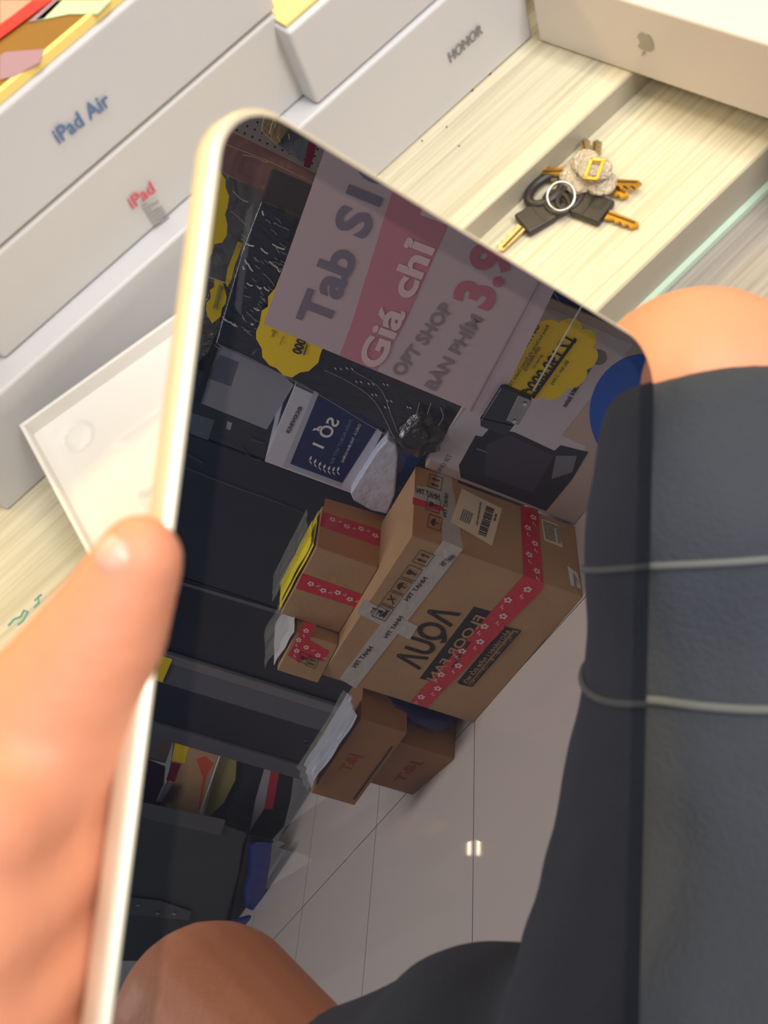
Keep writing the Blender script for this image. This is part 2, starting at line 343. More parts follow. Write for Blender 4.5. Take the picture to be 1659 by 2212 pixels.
# the box with the apple mark
ap = thing('tablet_box', (.46, .2, .516), 'white box with a grey apple mark upside down, at the right over the keys', 'box')
t_ = math.atan2(-.146, .02); ad = np.array([math.cos(t_), math.sin(t_), 0]); an_ = np.array([-ad[1], ad[0], 0])
AO = onz(1163, 89, .516)
bev(mk('box_shell', *boxvf(AO, ad*.25, an_*.19, (0, 0, .047)), mat('warm_white_box', (222, 212, 202), .42), ap), .0022, 4)
F = Face(AO, -an_, False)
def applemark(face, c, s, parent):
    c = face.p(c, .0006); U = -nz(np.cross([0, 0, 1], face.N)); V_ = np.array([0, 0, -1.0]); P = []
    pts = [(0, .34), (.18, .40), (.36, .34), (.44, .22), (.33, .10), (.31, -.06), (.38, -.2), (.47, -.27), (.36, -.5), (.22, -.62), (.08, -.58), (0, -.55), (-.1, -.6), (-.24, -.6), (-.38, -.42), (-.48, -.15), (-.47, .12), (-.36, .3), (-.2, .39)]
    mb = MB().add(prism([c+U*x*s+V_*y*s for x, y in pts], -face.N*.0003))
    mb.add(prism([c+U*x*s+V_*y*s for x, y in [(0, .46), (.04, .62), (.15, .74), (.24, .78), (.22, .62), (.12, .5)]], -face.N*.0003))
    return mb.mk('apple_mark', mat('apple_grey', (168, 160, 142), .4), parent)
applemark(F, (1393, 96), .0105, ap)

# open tray with a moulded insert
tr = thing('packaging_tray', (0, .3, .5165), 'open white packaging tray with moulded recesses, between the HONOR box and the thumb', 'tray')
C0, C1, C2 = onz(40, 918, .566), onz(375, 680, .566), onz(215, 1230, .566)
e1 = nz(C1-C0); e2 = nz(C2-C0); e2 = nz(e2-e1*(e1 @ e2)); LW, LH = .175, .245; WT = .0022; TZ = .5168
TM = mat('tray_white', (226, 224, 218), .5); up = np.array([0, 0, 1.])
mb = MB(); B0 = np.array([C0[0], C0[1], TZ]); hgt = .566-TZ
for O, L, Wd in ((B0, e1*LW, e2*WT), (B0+e2*(LH-WT), e1*LW, e2*WT), (B0+e2*WT, e1*WT, e2*(LH-2*WT)), (B0+e1*(LW-WT)+e2*WT, e1*WT, e2*(LH-2*WT))): mb.add(boxvf(O, L, Wd, up*hgt))
bev(mb.mk('tray_wall', TM, tr), .0006, 2)
def traypt(u, v, z=0): return B0+e1*u+e2*v+up*(hgt-.009+z)
def traygrid():
    nu, nv = 100, 140; vs = []; fs = []
    def sst(a, b, x): t = min(1, max(0, (x-a)/(b-a))); return t*t*(3-2*t)
    for j in range(nv+1):
        for i in range(nu+1):
            u = WT+(LW-2*WT)*i/nu; v = WT+(LH-2*WT)*j/nv; z = 0
            d = math.hypot(u-.020, v-.020); z += -.0026*math.exp(-((d-.0075)/.0011)**2)
            ins = sst(.0375, .0392, v)*sst(.030, .040, u)*sst(.0, .01, LW-.03-u)*sst(0, .01, LH-.04-v); z -= .0034*ins
            q = sst(.0715, .0735, v)*sst(.001, .0, v-.125)*sst(.031, .0325, u)*(1-sst(.052, .0535, u)); z -= .004*q*(1 if v < .125 else 0)
            vs.append(traypt(u, v, z))
    for j in range(nv):
        for i in range(nu): a = j*(nu+1)+i; fs.append((a, a+1, a+nu+2, a+nu+1))
    return vs, fs
mk('tray_insert', *traygrid(), TM, tr, smooth=True)

# ------------------------------------------------------------------ keys
kb = thing('key_bunch', tuple(onz(1250, 420, .5003)), 'bunch of brass and black-headed keys on a steel ring, lying on the pale wood', 'keys')
BRASS = mat('brass', (196, 152, 66), .3, metal=.9, var=.2, vscale=60); KBLK = mat('key_plastic', (46, 42, 40), .42); STEEL = mat('steel', (205, 202, 196), .2, metal=1.0)
NICK = mat('nickel_key', (176, 160, 120), .35, metal=.8); TAPEW = film('wrap_tape', (246, 232, 204), .82, .25, .8, 300)
def kp(px, z): return onz(px[0], px[1], z)
def blade(px0, px1, wd_, z0, z1, m, parent, name='key_blade', th=.002):
    A = kp(px0, z0); B = kp(px1, z1); U = nz(B-A); S = nz(np.cross([0, 0, 1], U)); Nn = np.cross(U, S); L = np.linalg.norm(B-A); P = []
    P.append(A+S*wd_/2)
    P.append(B+S*wd_*.35-U*wd_*.3); P.append(B)
    n = 7
    for i in range(n):
        t = 1-.08-(i/n)*.8; P.append(A+U*L*t-S*wd_*(.5 if i % 2 else .22)); 
    P.append(A-S*wd_/2)
    o = mk(name, *prism(P, Nn*th), m, parent)
    gv = MB().add(boxvf(A+Nn*(th+.0001)+S*wd_*.05, U*L*.85, S*wd_*.18, Nn*.0003)); gv.mk('groove', mat('dark_brass', (110, 84, 40), .5, metal=.6), o); return o
def head(name, px0, px1, wd_, zz, parent, th=.0045):
    A = kp(px0, zz); B = kp(px1, zz); U = nz(B-A); S = nz(np.cross([0, 0, 1], U)); L = np.linalg.norm(B-A)
    out = [(0, -.5), (.12, -.5), (1, -.5), (1, .5), (.12, .5)]
    P = [A+U*L*1.0-S*wd_/2]
    P = [A+U*L+S*wd_*.5, A+U*L*.25+S*wd_*.5] + [A+U*(L*.25-L*.3*math.sin(t))+S*wd_*.5*math.cos(t) for t in np.linspace(.25, PI-.25, 8)] + [A+U*L*.25-S*wd_*.5, A+U*L-S*wd_*.5]
    o = bev(mk(name, *prism(P, np.array([0, 0, th])), KBLK, parent), .0012, 3)
    mk('slot', *boxvf(A+U*L*.42-S*wd_*.42+up*th, U*L*.1, S*wd_*.84, up*.0003), BLACK, o)
    return o, A, B, U, S
def smoothline(P, n=8):
    P = [np.asarray(p, float) for p in P]; Q = [2*P[0]-P[1]]+P+[2*P[-1]-P[-2]]; out = []
    for i in range(1, len(Q)-2):
        for k in range(n):
            t = k/n; a, b, c, d = Q[i-1:i+3]; out.append(.5*((2*b)+(-a+c)*t+(2*a-5*b+4*c-d)*t*t+(-a+3*b-3*c+d)*t**3))
    return out+[P[-1]]
Z5 = .5008
def blackkey(h0, h1, t1, m):
    o, A, B, U, S = head('key_head', h0, h1, .0165, Z5, kb)
    lp = [A-U*.0015+U*(-.006*math.cos(t))+S*.0085*math.sin(t)+up*.004 for t in np.linspace(0, 2*PI, 22)[:-1]]
    mk('key_loop', *tubevf(lp, .0018, 8, True), KBLK, o, smooth=True)
    blade(h1, t1, .0062, Z5+.001, Z5, m, kb)
blackkey((1200, 452), (1128, 494), (1078, 546), NICK)
blackkey((1238, 440), (1312, 468), (1380, 493), BRASS)
lp = [kp((1180, 415), Z5+.002)+np.array([.0105*math.cos(t)*1.1, .0075*math.sin(t), .0015]) for t in np.linspace(0, 2*PI, 26)[:-1]]
mk('black_loop', *tubevf(lp, .0028, 9, True), KBLK, kb, smooth=True)
c = kp((1212, 424), Z5+.008); lp = [c+np.array([.0074*math.cos(t), .0074*math.sin(t), .003*math.sin(t*1+.7)]) for t in np.linspace(0, 2*PI, 40)[:-1]]
mk('split_ring', *tubevf(lp, .0008, 7, True), STEEL, kb, smooth=True); 
for a, b, m, wd_, dz in (((1272, 350), (1262, 304), NICK, .0062, .006), ((1285, 350), (1290, 308), NICK, .0062, .009), ((1222, 372), (1158, 374), BRASS, .0062, .006), ((1220, 382), (1160, 386), NICK, .006, .003),
                         ((1315, 400), (1386, 402), BRASS, .0062, .005), ((1300, 402), (1358, 428), BRASS, .006, .002)): blade(a, b, wd_, Z5+dz, Z5+dz*.5, m, kb)
def blob(c, rx, ry, rz, ang, seed, amp=.12):
    bm = bmesh.new(); bmesh.ops.create_icosphere(bm, subdivisions=3, radius=1); vs = []
    for v in bm.verts:
        k = 1+amp*noise.noise(Vector(v.co)*2.2+Vector((seed, 0, 0))); x, y, z = v.co.x*rx*k, v.co.y*ry*k, v.co.z*rz*k
        vs.append(np.asarray(c)+np.array([x*math.cos(ang)-y*math.sin(ang), x*math.sin(ang)+y*math.cos(ang), z]))
    fs = [tuple(v.index for v in f.verts) for f in bm.faces]; bm.free(); return vs, fs
for i, (p, rx, ry, an, dz) in enumerate((((1240, 372), .010, .0075, .2, .006), ((1266, 352), .0095, .008, 1.0, .010), ((1285, 366), .0085, .0095, .5, .012), ((1262, 392), .010, .008, -.4, .005), ((1300, 395), .0085, .0085, .3, .006), ((1238, 388), .007, .006, .3, .004))):
    o = mk('wrapped_key_head', *blob(kp(p, Z5+dz), rx, ry, .0032, an, i*3.1, .14), TAPEW, kb, smooth=True, label='key bow wrapped in cloudy tape')
A = kp((1288, 345), Z5+.017); B = kp((1274, 385), Z5+.016); U = nz(B-A); S = nz(np.cross([0, 0, 1], U))
mb = MB()
for O, X_, Y_ in ((A, U*.013, S*.0015), (A+S*.0065, U*.013, S*.0015), (A, U*.0015, S*.007), (A+U*.012, U*.0015, S*.007)): mb.add(boxvf(O-S*.003, X_, Y_, up*.0012))
mb.mk('brass_buckle', BRASS, kb)

# ------------------------------------------------------------------ the tablet
WN, WD_, WV = WM @ TN, WM @ TD, WM @ TV
TLW = w(TT); TW, TH, TR_ = .1785, .2476, .0165
def tpt(u, v, o=0): return TLW+WD_*u-WV*v+WN*o
def rrect(ins, r, o, n=10):
    P = []; a, b, c, d2 = ins, TW-ins, ins, TH-ins
    for cx_, cy_, s in ((b-r, c+r, -90), (b-r, d2-r, 0), (a+r, d2-r, 90), (a+r, c+r, 180)):
        for k in range(n+1):
            t = math.radians(s+90*k/n); P.append(tpt(cx_+r*math.cos(t), cy_+r*math.sin(t), o))
    return P
tb = thing('tablet', tuple(tpt(TW/2, TH/2, -.003)), 'large white-edged tablet held upright, its dark glass mirroring the shop', 'tablet')
rings = [rrect(0, .0160, 0.0003), rrect(-.0012, .0172, -.0001), rrect(-.0020, .0180, -.0009), rrect(-.0022, .0182, -.0018), rrect(-.0022, .0182, -.0058), rrect(-.0016, .0176, -.0068), rrect(0, .016, -.0073)]
vs = []; fs = []; nn = len(rings[0])
for r in rings: vs += r
for i in range(len(rings)-1):
    for k in range(nn): fs.append((i*nn+k, i*nn+(k+1) % nn, (i+1)*nn+(k+1) % nn, (i+1)*nn+k))
fs.append(tuple(range(nn-1, -1, -1))); fs.append(tuple(range((len(rings)-1)*nn, len(rings)*nn)))
mk('body', vs, fs, CREAM, tb, smooth=True, label='cream white aluminium frame and back')
tbo = tb.children[0]
sh_ = tbo.modifiers.new('edge', 'EDGE_SPLIT'); sh_.split_angle = math.radians(50)
GL1 = glassy('bezel_glass', (.19, .195, .20), (.003, .004, .007)); GL2 = glassy('display_glass', (.255, .25, .255), (.0060, .0062, .0085))
mk('bezel', *prism(rrect(0, .0160, .0006), -WN*.0004), GL1, tb, label='black glass border')
def rr2(ins, r, o):
    return rrect(ins, r, o)
mk('display', *prism(rr2(.0088, .008, .00066), -WN*.0002), GL2, tb, label='dark switched-off display glass')
mk('side_button', *boxvf(tpt(.030, -.0028, -.0050), WD_*.016, WV*.0008, WN*.002), CREAM, tb)

# ------------------------------------------------------------------ across the shop: what the glass mirrors
FA = np.array([math.cos(math.radians(6.7)), math.sin(math.radians(6.7)), 0])
NEAR = -FA
# --- floor fan carton
O = (1.187, -.701); vf, a, b = obox(O, 6.7, .4286, .183, 0.0, .3355)
fan = thing('floor_fan_carton', (O[0]+.1, O[1]-.2, 0), 'big brown carton printed FLOOR FAN with red and clear tape, standing on the tiles', 'box')
bev(mk('carton_shell', *vf, CARD, fan), .002, 2)
FN = Face((O[0], O[1], .1), -a); FS = Face((O[0], O[1], .1), -b)
def P3(x, y): return (580+x*.434, 960+y*.434)
def P3s(*l): return [P3(*q) for q in l]
ftext(FN, 'brand_text', 'ΛQUΛ', P3(952, 838), P3(745, 1122), INK, fan, hp=P3(835, 770), bold=.02)
bar = FN.decal('text_bar', P3s((1020, 808), (1105, 832), (840, 1185), (750, 1165)), INK, fan, label='black bar with FLOOR FAN in cardboard colour')
ftext(FN, 'bar_text', 'FLOOR FAN', P3(1078, 862), P3(826, 1180), CARD, bar, hp=P3(1030, 845), bold=.02, lift=.001)
mb = MB()
for p, q in (((1170, 910), (1252, 930)), ((1252, 930), (1010, 1205)), ((1010, 1205), (945, 1190))):
    p = np.array(P3(*p)); q = np.array(P3(*q)); dn = nz([q[1]-p[1], p[0]-q[0]])*1.2; FN.add(mb, [p-dn, q-dn, q+dn, p+dn])
mb.mk('frame_line', INK, fan)
FN.decal('text_bar', P3s((1165, 912), (1212, 924), (985, 1200), (935, 1186)), INK, fan)
ftext(FN, 'warranty_text', 'BẢO HÀNH 1 NĂM ĐỔI MỚI', P3(1203, 930), P3(985, 1190), CARD, fan, hp=P3(1183, 922), bold=.02, lift=.001)
lines(FN, 'fine_print', P3(1222, 935), P3(1000, 1195), P3(1240, 940), 2, INK, fan)
lines(FN, 'fine_print', P3(985, 980), P3(880, 1130), P3(1010, 985), 2, INK, fan)
def symbols(face, cs, du, dv, parent):
    """handling symbols in square frames: arrows, glass, umbrella, no hooks"""
    mb = MB(); du = np.array(du, float); dv = np.array(dv, float)
    for i, c in enumerate(cs):
        c = np.array(c, float)
        for s, t in ((du, dv), (-du, dv)):
            face.add(mb, [c+s-t, c+s+t, c+s*.93+t, c+s*.93-t])
        for t in (dv, -dv): face.add(mb, [c-du+t, c+du+t, c+du+t*.93, c-du+t*.93])
        def q(x, y): return c+du*x+dv*y
        if i % 5 == 0:
            for s in (-.4, .4): face.add(mb, [q(s-.07, -.6), q(s+.07, -.6), q(s+.07, .2), q(s-.07, .2)]); face.add(mb, [q(s-.25, .15), q(s+.25, .15), q(s, .65)])
        elif i % 5 == 1: face.add(mb, [q(-.35, .6), q(.35, .6), q(.3, .1), q(.08, -.1), q(.08, -.5), q(.3, -.6), q(-.3, -.6), q(-.08, -.5), q(-.08, -.1), q(-.3, .1)])
        elif i % 5 == 2: face.add(mb, [q(-.6, 0), q(-.4, .4), q(0, .6), q(.4, .4), q(.6, 0)]); face.add(mb, [q(-.05, 0), q(.05, 0), q(.05, -.6), q(-.05, -.6)])
        elif i % 5 == 3: face.add(mb, [q(-.6, -.5), q(-.5, -.6), q(.6, .5), q(.5, .6)]); face.add(mb, [q(-.3, .5), q(-.2, .6), q(.3, -.3), q(.2, -.4)])
        else: face.add(mb, [q(-.5, -.6), q(.5, -.6), q(.5, -.2), q(-.5, -.2)]); face.add(mb, [q(-.3, .1), q(.3, .1), q(.1, .55), q(-.1, .55)])
    return mb.mk('handling_symbols', INK, parent)
symbols(FN, P3s((768, 568), (710, 642), (660, 708), (612, 773), (565, 838)), (9.5, -13), (-15, -6), fan)
symbols(FS, P3s((828, 188), (818, 300), (826, 388)), (2.5, -14), (-14.5, -5), fan)
FS.decal('glossy_patch', P3s((728, 110), (940, 165), (962, 450), (715, 440)), CARDT, fan, lift=.0002)
FN.decal('clear_tape', P3s((868, 478), (966, 520), (430, 1215), (352, 1165)), CLR, fan, lift=.0008)
FS.decal('clear_tape', P3s((835, 130), (905, 150), (966, 520), (864, 480)), CLR, fan, lift=.0008)
FN.decal('clear_tape', P3s((470, 770), (440, 840), (700, 972), (742, 905)), CLR, fan, lift=.0010)
FS.decal('clear_tape', P3s((735, 205), (860, 225), (872, 320), (715, 270)), CLR, fan, lift=.0010)
FS.decal('red_tape', P3s((717, 262), (868, 310), (870, 332), (714, 296)), RED, fan, lift=.0012)
for s, e, c in (((790, 668), (690, 780), (772, 655)), ((520, 1012), (432, 1112), (500, 1000)), ((668, 860), (588, 965), (650, 850)), ((930, 560), (868, 608), (918, 538))):
    ftext(FN, 'tape_text', 'NHAT TIN', P3(*s), P3(*e), INK, fan, hp=P3(*c), bold=.012, lift=.0014)
ftext(FN, 'tape_text', 'NIT T', P3(570, 865), P3(497, 835), INK, fan, hp=P3(578, 835), bold=.012, lift=.0016)
ftext(FS, 'tape_text', 'NHAT TIN', P3(893, 250), P3(882, 365), INK, fan, hp=P3(872, 250), bold=.012, lift=.0014)
ftext(FS, 'tape_text', 'NHAT TIN', P3(850, 275), P3(735, 240), INK, fan, hp=P3(852, 250), bold=.012, lift=.0014)
r1 = FS.decal('red_tape', P3s((1252, 305), (1338, 320), (1366, 690), (1268, 652)), RED, fan, lift=.0009)
r2 = FN.decal('red_tape', P3s((1268, 652), (1366, 690), (1352, 730), (785, 1312), (705, 1280)), RED, fan, lift=.0009)
flowers(FS, P3(1298, 325), P3(1318, 660), .0075, r1, 5, 1.0)
flowers(FN, P3(1300, 680), P3(750, 1290), .0085, r2, 10, 1.0)
s1 = FS.decal('shipping_label', P3s((960, 220), (1160, 320), (1110, 505), (905, 385)), mat('label_paper', (232, 214, 192), .6), fan, lift=.0011, label='cream shipping label with a barcode')
mb = MB(); pa, pb, pc = (np.array(P3(*q)) for q in ((1082, 305), (1122, 322), (1040, 445))); s = 0
while s < 1:
    e = min(1, s+random.uniform(.02, .05)); FS.add(mb, [pa+(pc-pa)*s, pb+(pc-pa)*s, pb+(pc-pa)*e, pa+(pc-pa)*e], lift=.0017); s = e+random.uniform(.012, .035)
mb.mk('barcode', INK, s1)
lines(FS, 'fine_print', P3(1050, 285), P3(1030, 400), P3(1065, 292), 1, INKG, s1); lines(FS, 'fine_print', P3(1128, 345), P3(1095, 470), P3(1140, 350), 1, INK, s1)
lines(FS, 'fine_print', P3(968, 320), P3(948, 375), P3(1020, 345), 5, INKG, s1)
s2 = FS.decal('paper_label', P3s((1355, 370), (1440, 400), (1462, 515), (1370, 475)), mat('label_paper', (232, 214, 192), .6), fan, lift=.0008)
lines(FS, 'fine_print', P3(1365, 380), P3(1378, 470), P3(1445, 408), 9, INKG, s2)
s3 = FS.decal('paper_label', P3s((1485, 605), (1535, 640), (1556, 720), (1502, 700)), WHITEP, fan, lift=.0008)
lines(FS, 'fine_print', P3(1515, 640), P3(1520, 700), P3(1545, 690), 4, INKG, s3)

# --- small taped carton with the yellow bag, on top of the fan carton
O = (1.258, -.846); vf, a, b = obox(O, 3.3, .19, .118, .3365, .458)
sm = thing('parcel_carton', (1.31, -.94, .3365), 'small brown carton with two bands of red tape, standing on the fan carton', 'box')
bev(mk('carton_shell', *vf, CARD, sm), .0015, 2)
SN = Face((O[0], O[1], .4), -a); SS = Face((O[0], O[1], .4), -b)
def P4(x, y): return (340+x*.3617, 700+y*.3617)
def P4s(*l): return [P4(*q) for q in l]
SS.decal('glossy_patch', P4s((1000, 1040), (1365, 1150), (1325, 1445), (955, 1320)), CARDT, sm, lift=.0002)
r = SS.decal('red_tape', P4s((985, 1120), (1362, 1240), (1345, 1335), (968, 1205)), RED, sm, lift=.0008); flowers(SS, P4(1000, 1160), P4(1340, 1270), .007, r, 4, .5)
r = SN.decal('red_tape', P4s((862, 1490), (1230, 1620), (1180, 1692), (825, 1580)), RED, sm, lift=.0008); flowers(SN, P4(870, 1545), P4(1190, 1650), .007, r, 4, .5)
yb = thing('yellow_bag', (1.31, -.94, .459), 'bright yellow plastic bag folded flat on the small taped carton', 'bag')
YB = mat('yellow_plastic', (246, 228, 40), .35, bump=.5, bscale=25)
a_, b_2 = a, b
def sheet(name, O, ax, ay, m, parent, amp=.004, n=24, seed=0, th=.0012, **k):
    vs = []; fs = []
    for j in range(n+1):
        for i in range(n+1):
            u, v = i/n, j/n; p = np.asarray(O)+np.asarray(ax)*u+np.asarray(ay)*v
            nn_ = nz(np.cross(ax, ay)); vs.append(p+nn_*amp*noise.noise(Vector((u*3.1+seed, v*4.3, seed))))
    for j in range(n):
        for i in range(n): q = j*(n+1)+i; fs.append((q, q+1, q+n+2, q+n+1))
    o = mk(name, vs, fs, m, parent, smooth=True, **k); s = o.modifiers.new('th', 'SOLIDIFY'); s.thickness = th; return o
OO = np.array([O[0], O[1], .4635])
sheet('bag_body', OO+b*.004+a*.006, b*.185, a*.10, YB, yb, .0022, seed=2)
sheet('bag_fold', OO+b*.004+a*.012+up*.005, b*.17, a*.06+up*.004, YB, yb, .003, seed=5)
sheet('clear_sleeve', OO+b*.006+a*.03+up*.014, b*.19, a*.07+up*.008, film('clear_film', (200, 200, 190), .16, .1, .8, 30), yb, .003, seed=9)
# --- second small parcel behind, with white slip
vf, a2, b2 = obox((1.236, -1.038), -4, .105, .12, .3365, .422)
s2b = thing('parcel_carton', (1.28, -1.09, .3365), 'smallest brown parcel crossed by red tape, on the far end of the fan carton', 'box')
bev(mk('carton_shell', *vf, CARD, s2b), .0015, 2)
S2N = Face((1.236, -1.038, .4), -a2)
r = S2N.decal('red_tape', P3s((170, 880), (235, 900), (200, 975), (300, 1030), (270, 1080), (200, 1060), (150, 1085), (95, 1050), (150, 950)), RED, s2b, lift=.0008)
flowers(S2N, P3(190, 900), P3(120, 1050), .006, r, 3, .5); flowers(S2N, P3(150, 1000), P3(280, 1060), .006, r, 2, .5)
symbols(S2N, P3s((215, 1085), (175, 1065)), (4, -10), (-11, -4), s2b)
slp = thing('white_slip', (1.27, -1.09, .424), 'folded white delivery slip in a clear sleeve on the smallest parcel', 'paper')
sheet('paper', np.array([1.232, -1.035, .428]), np.array([.01, -.11, .002]), np.array([.1, .01, .012]), WHITEP, slp, .003, seed=3)
sheet('clear_sleeve', np.array([1.23, -1.035, .440]), np.array([.01, -.125, .004]), np.array([.1, .01, .014]), film('clear_film', (200, 200, 190), .16), slp, .005, seed=4)

# --- two courier cartons by the fan carton
O = (1.212, -1.218); vf, a, b = obox(O, 14.7, .213, .115, 0, .130)
c2 = thing('courier_carton', (1.28, -1.32, 0), 'brown carton with a faint red stamp, standing on the tiles under the other one', 'box')
bev(mk('carton_shell', *vf, CARD2, c2), .0015, 2)
BN = Face((O[0], O[1], .05), -a); BS = Face((O[0], O[1], .05), -b)
RINK = mat('red_stamp', (150, 52, 34), .6)
ftext(BN, 'stamp_text', 'J&T', (910, 1645), (868, 1692), RINK, c2, hp=(888, 1640), bold=.01)
BS.decal('clear_tape', P3s((650, 1290), (920, 1370), (925, 1410), (645, 1345)), mat('cloudy_tape', (140, 128, 122), .3, coat=.4), c2, lift=.0006)
ftext(BS, 'tape_text', 'NHAT TIN', P3(800, 1360), P3(655, 1320), INK, c2, hp=P3(802, 1335), bold=.012, lift=.001)
O = (1.195, -1.168); vf, a, b = obox(O, 3.0, .275, .135, .131, .232)
c1 = thing('courier_carton', (1.26, -1.30, .131), 'brown carton with red J&T stamp lying on the lower courier carton', 'box')
bev(mk('carton_shell', *vf, CARD2, c1), .0015, 2)
BN = Face((O[0], O[1], .2), -a)
ftext(BN, 'stamp_text', 'J&T', (778, 1630), (752, 1668), RINK, c1, hp=(757, 1622), bold=.02)
mb = MB(); BN.add(mb, [(845, 1612), (848, 1614), (765, 1728), (762, 1726)]); mb.mk('flap_line', INK, c1)
wb = thing('white_slip', (1.2, -1.35, .234), 'crumpled white delivery slip in clear plastic on the upper courier carton', 'paper')
sheet('paper', np.array([1.188, -1.16, .244]), np.array([.010, -.255, -.002]), np.array([.05, .008, .022]), mat('bluish_paper', (205, 212, 236), .5), wb, .010, seed=7)
sheet('clear_sleeve', np.array([1.186, -1.15, .250]), np.array([.010, -.275, -.002]), np.array([.055, .0, .026]), film('clear_film', (200, 200, 190), .16), wb, .012, seed=8)
bl = thing('blue_bag', (1.26, -1.135, 0), 'dark blue plastic bag squeezed between the fan carton and courier cartons', 'bag')
mk('bag_body', *blob((1.285, -1.172, .095), .05, .02, .09, 0, 4.4, .25), mat('blue_plastic', (20, 32, 84), .3, bump=.6, bscale=20), bl, smooth=True)

# --- robot vacuum station carton and what stands on it
O = (1.373, -.270); T0 = 6.9; vf, a, b = obox(O, T0, .408, .30, 0, .318)
om = thing('appliance_carton', (1.5, -.47, 0), 'large pale carton with a printed dark docking station and blue disc, on the tiles', 'box')
# shift so that the near lower far corner sits at (1.373,-.678)
t = math.radians(T0); O = np.array([1.373, -.678])-np.array([math.sin(t), -math.cos(t)])*.408
vf, a, b = obox(O, T0, .408, .26, 0, .318)
bev(mk('carton_shell', *vf, mat('carton_beige', (196, 176, 170), .45), om), .002, 2)
ON = Face((O[0], O[1], .1), -a)
ON.decal('pale_panel', [(935, 995), (925, 985), (1182, 664), (1365, 745), (1212, 940), (1265, 965), (1178, 1104)], mat('carton_lav', (206, 200, 212), .4), om, lift=.0003)
rb = ON.decal('printed_station', [(990, 1006), (1026, 941), (1040, 944), (1055, 927), (1110, 934), (1196, 974), (1210, 962), (1269, 977), (1235, 1035), (1178, 1104), (1080, 1065), (994, 1032)], mat('station_dark', (44, 46, 60), .4), om, lift=.0007)
ON.decal('printed_lid', [(1050, 960), (1100, 940), (1195, 985), (1150, 1065), (1045, 1025)], mat('station_mid', (66, 66, 84), .4), rb, lift=.0011)
ON.decal('printed_tray', [(1200, 985), (1245, 985), (1235, 1020), (1190, 1035)], mat('station_light', (120, 122, 136), .4), rb, lift=.0011)
ON.decal('printed_glint', [(1029, 968), (1075, 984), (1073, 987), (1028, 971)], mat('station_light', (120, 122, 136), .4), rb, lift=.0011)
def disc(face, c, r, k=40): return [(c[0]+r[0]*math.cos(t), c[1]+r[1]*math.sin(t)) for t in np.linspace(0, 2*PI, k+1)[:-1]]
bd = ON.decal('blue_disc', disc(ON, (1392, 893), (120, 128)), mat('print_blue', (10, 96, 214), .35), om, lift=.0007, label='bright blue printed disc')
ON.decal('white_dot', disc(ON, (1318, 936), (14, 17)), WHITEP, bd, lift=.0012)
ON.decal('round_icon', disc(ON, (1291, 772), (19, 17)), mat('icon_grey', (120, 122, 136), .4), om, lift=.0007)
ftext(ON, 'carton_text', 'All-in-One OMNI Station', (1277, 796), (1221, 880), INK, om, hp=(1266, 793), bold=.01)
ftext(ON, 'carton_text', 'T30 OMNI', (975, 985), (947, 1025), INKG, om, hp=(966, 980))
navy = thing('navy_carton', (1.45, -.13, 0), 'navy blue carton with a fine white dotted print beside the docking station carton', 'box')
O2 = O-b[:2]*.245; vf, _, _ = obox(O2, T0, .24, .26, 0, .40)
bev(mk('carton_shell', *vf, mat('navy_carton', (30, 52, 118), .35), navy), .002, 2)
mb = MB()
for k in range(9): q = np.array([1193, 630])+np.array([2.2, 3.6])*k; ON.add(mb, [q, q+[2, .5], q+[2, 2], q+[0, 1.5]])
mb.mk('dotted_print', WHITEP, navy)
NB = np.array([O2[0], O2[1], .1])
# wrapped black package on the appliance carton
WRAP = mat('stretch_wrap_dark', (20, 24, 48), .2, bump=1.0, bscale=24, distort=2.2, coat=1.0, stretch=(1, 1.2, .5))
pk = thing('wrapped_package', (1.5, -.42, .319), 'dark package in glossy stretch wrap, standing on the docking station carton', 'package')
PN = Face((1.368, -.6, .5), -FA)
front = [PN.p(q) for q in [(562, 432), (522, 535), (462, 745), (640, 828), (850, 940), (880, 968), (985, 962), (1010, 880), (1165, 690)]]
o = mk('package_body', *prism(front, FA*.12), WRAP, pk); bev(o, .006, 3)
def creases(face, name, segs, m, parent, wd_=.0009):
    mb = MB()
    for s in segs: mb.add(tubevf(smoothline([face.p(q, .004) for q in s]), wd_, 5))
    return mb.mk(name, m, parent)
GLN = mat('film_crease', (176, 182, 196), .15, coat=1)  # pale tone paints the glints on the wrap and along its creases
def P1b(x, y): return (400+x*.3014, 220+y*.3014)
creases(PN, 'film_crease', [[(466, 742), (560, 785), (700, 860), (790, 915), (850, 948)], [(700, 800), (760, 830), (810, 870), (850, 945)], [(760, 800), (820, 840), (845, 900), (862, 945)],  # pale strokes paint the glints along the creases
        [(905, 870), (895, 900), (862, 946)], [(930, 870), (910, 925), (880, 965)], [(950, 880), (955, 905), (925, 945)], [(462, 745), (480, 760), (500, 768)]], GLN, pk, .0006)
random.seed(3)
seg = []
for k in range(70):
    x = random.uniform(.5, 4.7); p = np.array([random.uniform(520, 610), random.uniform(470, 720)])
    if p[0] < 565-(p[1]-430)*.3+18: continue
    dr = np.array([random.uniform(4, 16), random.uniform(2, 12)]); seg.append([p, p+dr*.5+[0, random.uniform(-2, 2)], p+dr])
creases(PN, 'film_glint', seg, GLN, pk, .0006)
mk('package_end', *blob(PN.p((905, 925), -.02), .05, .05, .045, 0, 8.8, .4), mat('dark_film', (34, 32, 36), .18, bump=.8, bscale=30, coat=1), pk, smooth=True)
